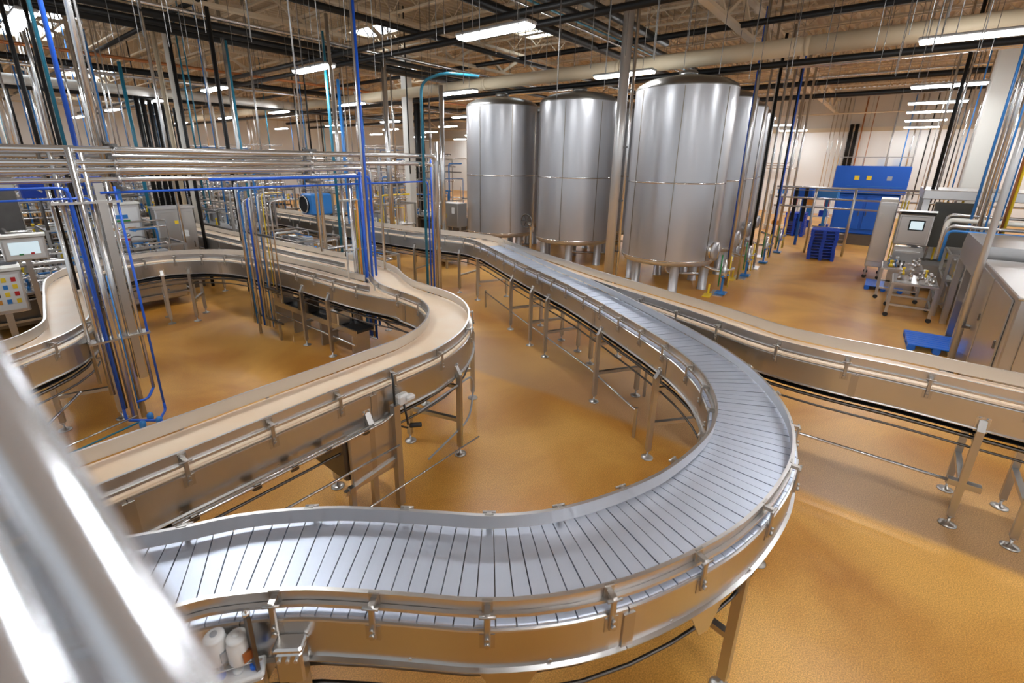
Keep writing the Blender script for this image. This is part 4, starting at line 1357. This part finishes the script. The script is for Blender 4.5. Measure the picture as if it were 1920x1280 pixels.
t = thing('switch_cabinet', 'brushed stainless switch cabinet with small labels behind the looping conveyor', 'cabinet', (c.x, c.y, 0), rz=face_cam(c) + .2)
MB().box((0, 0, 1.35), (.6, 1.0, 2.3), bevel=.02).build('body', 'steel', t, local=True)
d = MB().box((-.31, .02, 1.4), (.03, .9, 2.0), bevel=.006).build('door', 'skirt', t, local=True)
MB().box((-.33, -.38, 1.4), (.03, .03, .2)).build('handle', 'dark_steel', d, local=True)
MB().box((-.33, -.2, 1.75), (.005, .14, .2)).build('label', 'paper', d, local=True)
MB().box((-.33, .0, 2.1), (.005, .1, .1)).build('warning_label', 'yellow', d, local=True)
MB().box((-.33, .1, 1.2), (.005, .1, .1)).build('warning_label', 'orange', d, local=True)
MB().box((0, 0, .1), (.55, .95, .2)).build('plinth', 'dark_steel', t, local=True)
MB().box((-.02, 0, 2.53), (.7, 1.08, .06)).build('rain_cap', 'guard', t, local=True)

# dark stainless oven block at the far left
t = thing('oven_block', 'large dark stainless oven wall with tall doors at the far left', 'oven', (1.2, 19.5, 0))
MB().box((-1.0, 20.3, 1.9), (5.8, 1.6, 3.0), bevel=.03).build('body', 'skirt', t)
for k in range(4):
    d = MB().box((1.2 - k * 1.4, 19.47, 1.8), (1.34, .05, 2.5), bevel=.01).build('door', 'dark_steel', t)
    MB().box((1.2 - k * 1.4 - .55, 19.42, 1.8), (.04, .05, .4)).build('handle', 'pipe', d)
MB().box((-1.0, 20.3, 3.5), (6.0, 1.8, .2)).build('roof_panel', 'white_paint', t)
MB().box((-1.0, 20.3, .2), (5.6, 1.5, .4)).build('plinth', 'dark_steel', t)

SK = [((1.3, 15.6), (2.6, 1.4, 1.6), 'stainless roller transfer table behind the white touch-screen panel', None),
      ((3.65, 15.7), (1.7, 1.4, 1.7), 'stainless valve table with tangled hoses behind the looping conveyor', 2.2),
      ((-.2, 11.5), (1.0, 2.4, 1.3), 'low stainless station with yellow and blue parts beside the control desk', None),
      ((8.0, 15.5), (1.6, 3.0, 1.5), 'stainless pump skid between the two far conveyors', None),
      ((8.0, 20.5), (1.6, 4.0, 2.4), 'stainless pump skid with tall pipes further along the far conveyor', 3.2),
      ((3.2, 22.0), (3.2, 2.0, 2.6), 'dense stainless pipe skid under the blue crates', 3.4),
      ((5.5, 25.8), (3.0, 2.2, 2.8), 'dense stainless pipe skid deep in the hall behind the black pipe bank', 3.8),
      ((12.9, 17.2), (1.6, 2.6, 2.2), 'stainless mixing skid with yellow hoses behind the far conveyor', 3.4),
      ((13.2, 21.6), (2.0, 3.4, 2.6), 'stainless mixing skid beside the white square column', 4.2),
      ((12.6, 27.5), (2.4, 4.0, 3.0), 'tall stainless skid deep in the hall beyond the white column', 4.6),
      ((17.8, 18.6), (2.6, 2.4, 2.0), 'stainless skid next to the left silver tank', 4.4),
      ((8.0, 12.2), (1.5, 2.4, 1.3), 'low stainless drive station between the wide belt turn and the far conveyor', None),
      ((8.1, 26.5), (1.6, 5.0, 2.6), 'long stainless skid lining the far conveyor deep in the hall', 3.6),
      ((3.4, 18.6), (2.6, 1.6, 2.0), 'stainless valve skid right of the dark oven wall', 3.0),
      ((1.4, 17.4), (2.2, 1.0, 1.6), 'narrow stainless table in front of the dark oven wall', 2.2),
      ((6.2, 31.5), (4.5, 3.0, 3.2), 'tall crowded pipe skid far down the hall', 4.4),
      ((2.4, 29.0), (3.0, 3.0, 3.0), 'crowded pipe skid behind the blue crates', 4.2),
      ((13.0, 13.6), (1.2, 1.8, 1.2), 'low stainless pump station right behind the far conveyor guard', None),
      ((13.8, 34.5), (4.0, 3.5, 3.2), 'tall crowded pipe skid at the end of the far conveyor', 4.6),
      ((19.5, 25.0), (3.6, 3.0, 3.0), 'tall stainless pipe skid in front of the far white wall', 5.0)]
for k, (c, s, lab, hi) in enumerate(SK):
    process_skid(c, s, 30 + k, lab, hi, mats=('pipe', 'pipe', 'pipe', 'light_blue', 'dark_steel', 'yellow' if k in (2, 7) else 'pipe'))

c = Vector((3.15, 22.0, 0))
for k in range(6):
    tag(MB().box((c.x + (k % 3) * .72 - .6, c.y, 2.8 + (k // 3) * .34), (.66, .5, .3), bevel=.03).box((c.x + (k % 3) * .72 - .6, c.y, 2.8 + (k // 3) * .34 + .15), (.70, .54, .03)).build('plastic_crate', 'pallet'),
        'dark blue plastic crate stacked on the dense pipe skid', 'crate', 'blue crates on the pipe skid')
c = at_x(594, 382, 9.25)
t = thing('fan_guard', 'light blue machine hood with a round opening beyond the middle bundle', 'machine', (c.x, c.y, 0))
MB().box((c.x, c.y, c.z), (.8, .8, .75), bevel=.05).build('hood', 'light_blue', t)
MB().tube([(c.x - .44, c.y + .1, c.z), (c.x - .38, c.y + .1, c.z)], .3, 20).build('opening', 'black', t)
MB().tube([(c.x - .46 , c.y + .1 + .3 * math.cos(k * math.pi / 8), c.z + .3 * math.sin(k * math.pi / 8)) for k in range(17)], .02, 6, caps=False).build('ring', 'pipe', t)
MB().bar((c.x, c.y, 0), (c.x, c.y, c.z - .37), .12).build('stand', 'leg', t)

# small grey box with yellow label beside the left tank
c = at_y(850, 410, 14.5)
t = thing('junction_cabinet', 'grey stainless junction cabinet with a yellow label beside the left tank', 'cabinet', (c.x, c.y, 0))
MB().box((c.x, c.y, 1.75), (.6, 1.1, 1.0), bevel=.02).build('body', 'leg', t)
MB().box((c.x - .31, c.y + .2, 1.7), (.01, .22, .2)).build('warning_label', 'yellow', t)
MB().box((c.x - .31, c.y - .3, 1.95), (.01, .16, .26)).build('paper_label', 'paper', t)
for s in (-.4, .4):
    MB().bar((c.x, c.y + s, 0), (c.x, c.y + s, 1.3), .07).build('leg', 'leg', t)

# ------------------------------------------------------------------ details hanging on the conveyors
# drive cover and conduit under the straight cream belt
t = thing('drive_cover', 'brown-tinted stainless drive cover hung under the straight cream belt', 'cover', (2.55, 3.95, 0))
MB().box((2.6, 3.91, .88), (.58, .05, .68), bevel=.01).build('front_panel', 'steel', t)
MB().box((2.55, 4.3, .92), (.55, .7, .56), bevel=.02).build('body', 'dark_steel', t)
MB().bar((2.2, 3.88, .58), (2.95, 3.88, .66), .05).build('lip', 'guard', t)
MB().bar((2.9, 3.86, 0.02), (2.9, 3.86, 1.36), .08).build('post', 'leg', t)
MB().bar((2.9, 3.86, .55), (2.9, 4.8, .55), .07).build('brace', 'leg', t)
MB().bar((2.27, 3.86, 0.02), (2.27, 3.86, .64), .06).build('post', 'leg', t)
t = thing('air_cylinder_rod', 'long polished actuator rod clipped along the straight cream belt', 'rod', (1.7, 3.86, 1.2))
MB().tube(bend([(.55, 3.85, .92), (.55, 3.85, 1.18), (.75, 3.85, 1.22), (2.75, 3.85, 1.22), (2.95, 3.85, 1.3)], .08), .016, 8).build('rod', 'pipe', t)
MB().tube([(.7, 3.85, 1.25), (2.6, 3.85, 1.25)], .010, 6).build('thin_rod', 'pipe', t)
for x in (.85, 1.35, 1.7, 2.05, 2.5):
    MB().box((x, 3.86, 1.21), (.08, .05, .07), bevel=.01).build('clip', 'dark_steel', t)
t = thing('lower_rail', 'thin steel rail running low under the straight cream belt', 'rail', (2.0, 3.8, 0))
MB().tube([(.3, 3.82, .85), (2.9, 3.82, .85)], .014, 6).build('rail', 'pipe', t)
MB().tube([(1.4, 3.75, .35), (4.2, 3.75, .35)], .012, 6).build('rail', 'pipe', t)
for x in (.3, 2.9):
    MB().bar((x, 3.86, 0.0), (x, 3.86, .9), .04).build('post', 'leg', t)
c = Vector((2.62, 3.84, 1.42))
t = thing('sensor_box', 'small white sensor box bolted to the straight cream belt side panel', 'sensor', (2.95, 3.85, 1.3))
MB().box((3.02, 3.88, 1.38), (.16, .10, .13), bevel=.02).build('housing', 'white_plastic', t)
MB().box((3.09, 3.83, 1.39), (.12, .09, .06), bevel=.015).build('cap', 'white_plastic', t)
MB().tube(bend([(2.93, 3.92, 1.72), (2.90, 3.86, 1.6), (2.90, 3.86, 1.1), (3.05, 3.84, 1.0)], .05), .012, 6).build('cable', 'rubber', t)
MB().tube([(3.02, 3.85, 1.32), (3.05, 3.83, 1.05)], .012, 6).build('cable', 'rubber', t)
MB().tube([(3.1, 3.86, 1.0), (3.22, 3.80, .98)], .03, 8).build('eye', 'rubber', t)
t = thing('looped_hose', 'grey hose looping under the wide belt turn', 'hose', (4.6, 4.4, 0))
MB().tube(bend([(3.3, 3.95, 1.05), (4.0, 4.0, 1.1), (4.5, 4.15, 1.05), (4.75, 4.35, .7), (4.4, 4.1, .4), (3.4, 3.9, .35)], .3), .014, 7).build('hose', 'grey_plastic', t)

# white sensor pair and tray under the near end of the slat conveyor
k0 = min(range(len(frS)), key=lambda i: (frS[i][0] - .62) ** 2 + (frS[i][1] - 2.72) ** 2)


def on_s(i, off, z):
    x, y, nx, ny, hw = frS[i]
    return Vector((x + nx * off, y + ny * off, z))


def beside_s(px, py, lat):
    """First point along a pixel's ray that comes within lat of the slat conveyor's centre line."""
    z = 1.8
    while z > .2:
        p = at(px, py, z)
        if min((f[0] - p.x) ** 2 + (f[1] - p.y) ** 2 for f in frS) <= lat * lat:
            return p
        z -= .01
    return p


for k in range(2):
    c = beside_s((411, 452)[k], 1236, .45)
    t = thing('photo_sensor', ['round white photo sensor with a grey slot under the slat conveyor', 'white photo sensor with an orange window under the slat conveyor'][k], 'sensor', (c.x, c.y, c.z))
    MB().lathe(c, [(.0, 0), (.045, 0), (.055, .02), (.055, .13), (.048, .15), (.05, .155), (.05, .17), (.03, .18), (0, .18)], 20).build('housing', 'white_plastic', t)
    MB().lathe((c.x, c.y, c.z + .165), [(.0, .014), (.018, .016), (.018, .022), (0, .022)], 14).build('lens', 'grey_plastic' if k == 0 else 'white_plastic', t)
    MB().box((c.x + .02, c.y - .055, c.z + .06), (.05, .02, .06)).build('window', 'grey_plastic' if k == 0 else 'copper', t)
    MB().tube(bend([c, (c.x, c.y, c.z - .1), (c.x + .1, c.y + .1, c.z - .2)], .05), .012, 6).build('cable', 'white_plastic', t)
c = beside_s(448, 1262, .47)
t = thing('sensor_tray', 'white enamel control tray with blue knobs below the photo sensors', 'tray', (c.x, c.y, 0))
a = math.atan2(frS[k0][3], frS[k0][2]) + math.pi / 2
TZ = c.z
MB().box((c.x, c.y, TZ), (.26, .12, .03), a, bevel=.01).build('tray', 'white_plastic', t)
MB().box((c.x, c.y, TZ - .16), (.24, .11, .28), a, bevel=.01).build('body', 'guard', t)
for q, m in ((-.08, 'pallet_bright'), (.08, 'pallet_bright'), (0.0, 'white_plastic')):
    MB().lathe((c.x + q * math.cos(a), c.y + q * math.sin(a), TZ + .015), [(.0, 0), (.024, 0), (.024, .02), (0, .024)], 12).build('knob', m, t)
MB().tube([(c.x - .12 * math.cos(a), c.y - .12 * math.sin(a), TZ + .05), (c.x + .12 * math.cos(a), c.y + .12 * math.sin(a), TZ + .05)], .006, 6).build('wire_rail', 'pipe', t)
MB().bar((c.x, c.y, 0), (c.x, c.y, TZ - .28), .08).build('stand', 'leg', t)
c = on_s(k0 + 4, -.46, 0)
t = thing('sensor_post', 'dark flat steel post standing against the slat conveyor', 'post', (c.x, c.y, 0))
MB().bar((c.x, c.y, 0), (c.x, c.y, 1.74), .05, .02).build('bar', 'dark_steel', t)
MB().lathe((c.x, c.y, 1.74), [(.0, 0), (.02, .005), (.02, .025), (0, .035)], 12).build('knob', 'tank_band', t)
c = on_s(k0 + 6, -.42, 0)
a = math.atan2(frS[k0 + 6][3], frS[k0 + 6][2])
t = thing('cover_box', 'stainless bolted cover box on the near side panel of the slat conveyor', 'cover', (c.x, c.y, 0))
MB().box((c.x, c.y, 1.34), (.09, .15, .22), a, bevel=.012).build('box', 'skirt', t)
MB().box((c.x, c.y, 1.47), (.10, .16, .035), a, bevel=.01).build('lid', 'guard', t)
for q in (-.045, 0, .045):
    MB().tube([(c.x - math.sin(a) * q - math.cos(a) * .04, c.y + math.cos(a) * q - math.sin(a) * .04, 1.41),
               (c.x - math.sin(a) * q - math.cos(a) * .06, c.y + math.cos(a) * q - math.sin(a) * .06, 1.41)], .011, 8).build('bolt', 'pipe', t)
MB().bar((c.x + math.cos(a) * .05, c.y + math.sin(a) * .05, 0), (c.x + math.cos(a) * .05, c.y + math.sin(a) * .05, 1.24), .09).build('post', 'leg', t)

t = thing('return_conveyor', 'low dark return conveyor with motor boxes beneath the straight looping belt', 'conveyor', (5.25, 9.6, 0))
for s_ in (-1, 1):
    MB().box((5.25 + s_ * .22, 9.6, .62), (.03, 3.6, .12)).build('side_rail', 'skirt', t)
    MB().tube([(5.25 + s_ * .26, 7.8, .38), (5.25 + s_ * .26, 11.4, .38)], .02, 8).build('tie_tube', 'pipe', t)
MB().box((5.25, 9.6, .64), (.40, 3.6, .05)).build('belt', 'rubber', t)
for yy in (8.0, 9.2, 10.4, 11.3):
    MB().box((5.25, yy, .29), (.40, .06, .58)).build('support', 'leg', t)
for yy, m in ((8.55, 'steel'), (9.75, 'dark_steel'), (10.9, 'steel')):
    MB().box((5.12, yy, .84), (.3, .42, .32), bevel=.02).build('motor_box', m, t)

# low tie rods along the right-hand cream belt
t = thing('tie_rod', 'long low steel tie rod running beneath the right-hand cream belt', 'rod', (6.8, 0, 0))
MB().tube([(6.79, -1.42, .55), (6.79, .9, .55), (7.45, 2.7, .55)], .02, 8).build('rod', 'pipe', t)
MB().box((6.79, -1.30, .55), (.09, .28, .07)).build('support', 'leg', t)
MB().bar((7.45, 2.7, .0), (7.45, 2.7, .6), .04).build('support', 'leg', t)
t = thing('tie_rod', 'long low steel tie rod running beneath the slat conveyor', 'rod', (8, 4.6, 0))
MB().tube([(6.1, 2.3, .45), (7.0, 3.6, .45), (8.4, 6.2, .45), (9.6, 8.3, .45)], .018, 8).build('rod', 'pipe', t)
for q in ((6.1, 2.3), (9.6, 8.3)):
    MB().bar((q[0], q[1], 0), (q[0], q[1], .5), .04).build('support', 'leg', t)

# ------------------------------------------------------------------ blurred handrail right beside the camera
def near_point(px, py, d):
    r = ray(px, py)
    return Vector((0, 0, CAMH)) + r.normalized() * d


a1, b1 = near_point(-95, 800, .40), near_point(128, 1225, .30)
dr = (b1 - a1).normalized()
t = thing('handrail', 'blurred polished handrail of the viewing platform', 'handrail', tuple(a1))
side = dr.cross((a1 - Vector((0, 0, CAMH))).normalized()).normalized()
if (side - _r2 * -1).length > (side - _r2).length:
    side = -side
for k in range(5):  # rail split into parallel tubes, a shape made up to give reflected highlight stripes
    q = side * (-.0195 + .0335 * k)
    MB().tube([a1 - dr * 1.2 + q, b1 + dr * .6 + q], .0165, 28).build('highlight_tube', 'rail', t)
off = Vector((-.05, -.02, -.16))
MB().tube([a1 - dr * 1.2 + off, b1 + dr * .6 + off], .02, 24).build('mid_rail', 'rail', t)
for e in (a1 - dr * 1.15, b1 + dr * .55):
    MB().tube([(e.x, e.y, 0.0), (e.x, e.y, e.z)], .02, 16).build('post', 'rail', t)
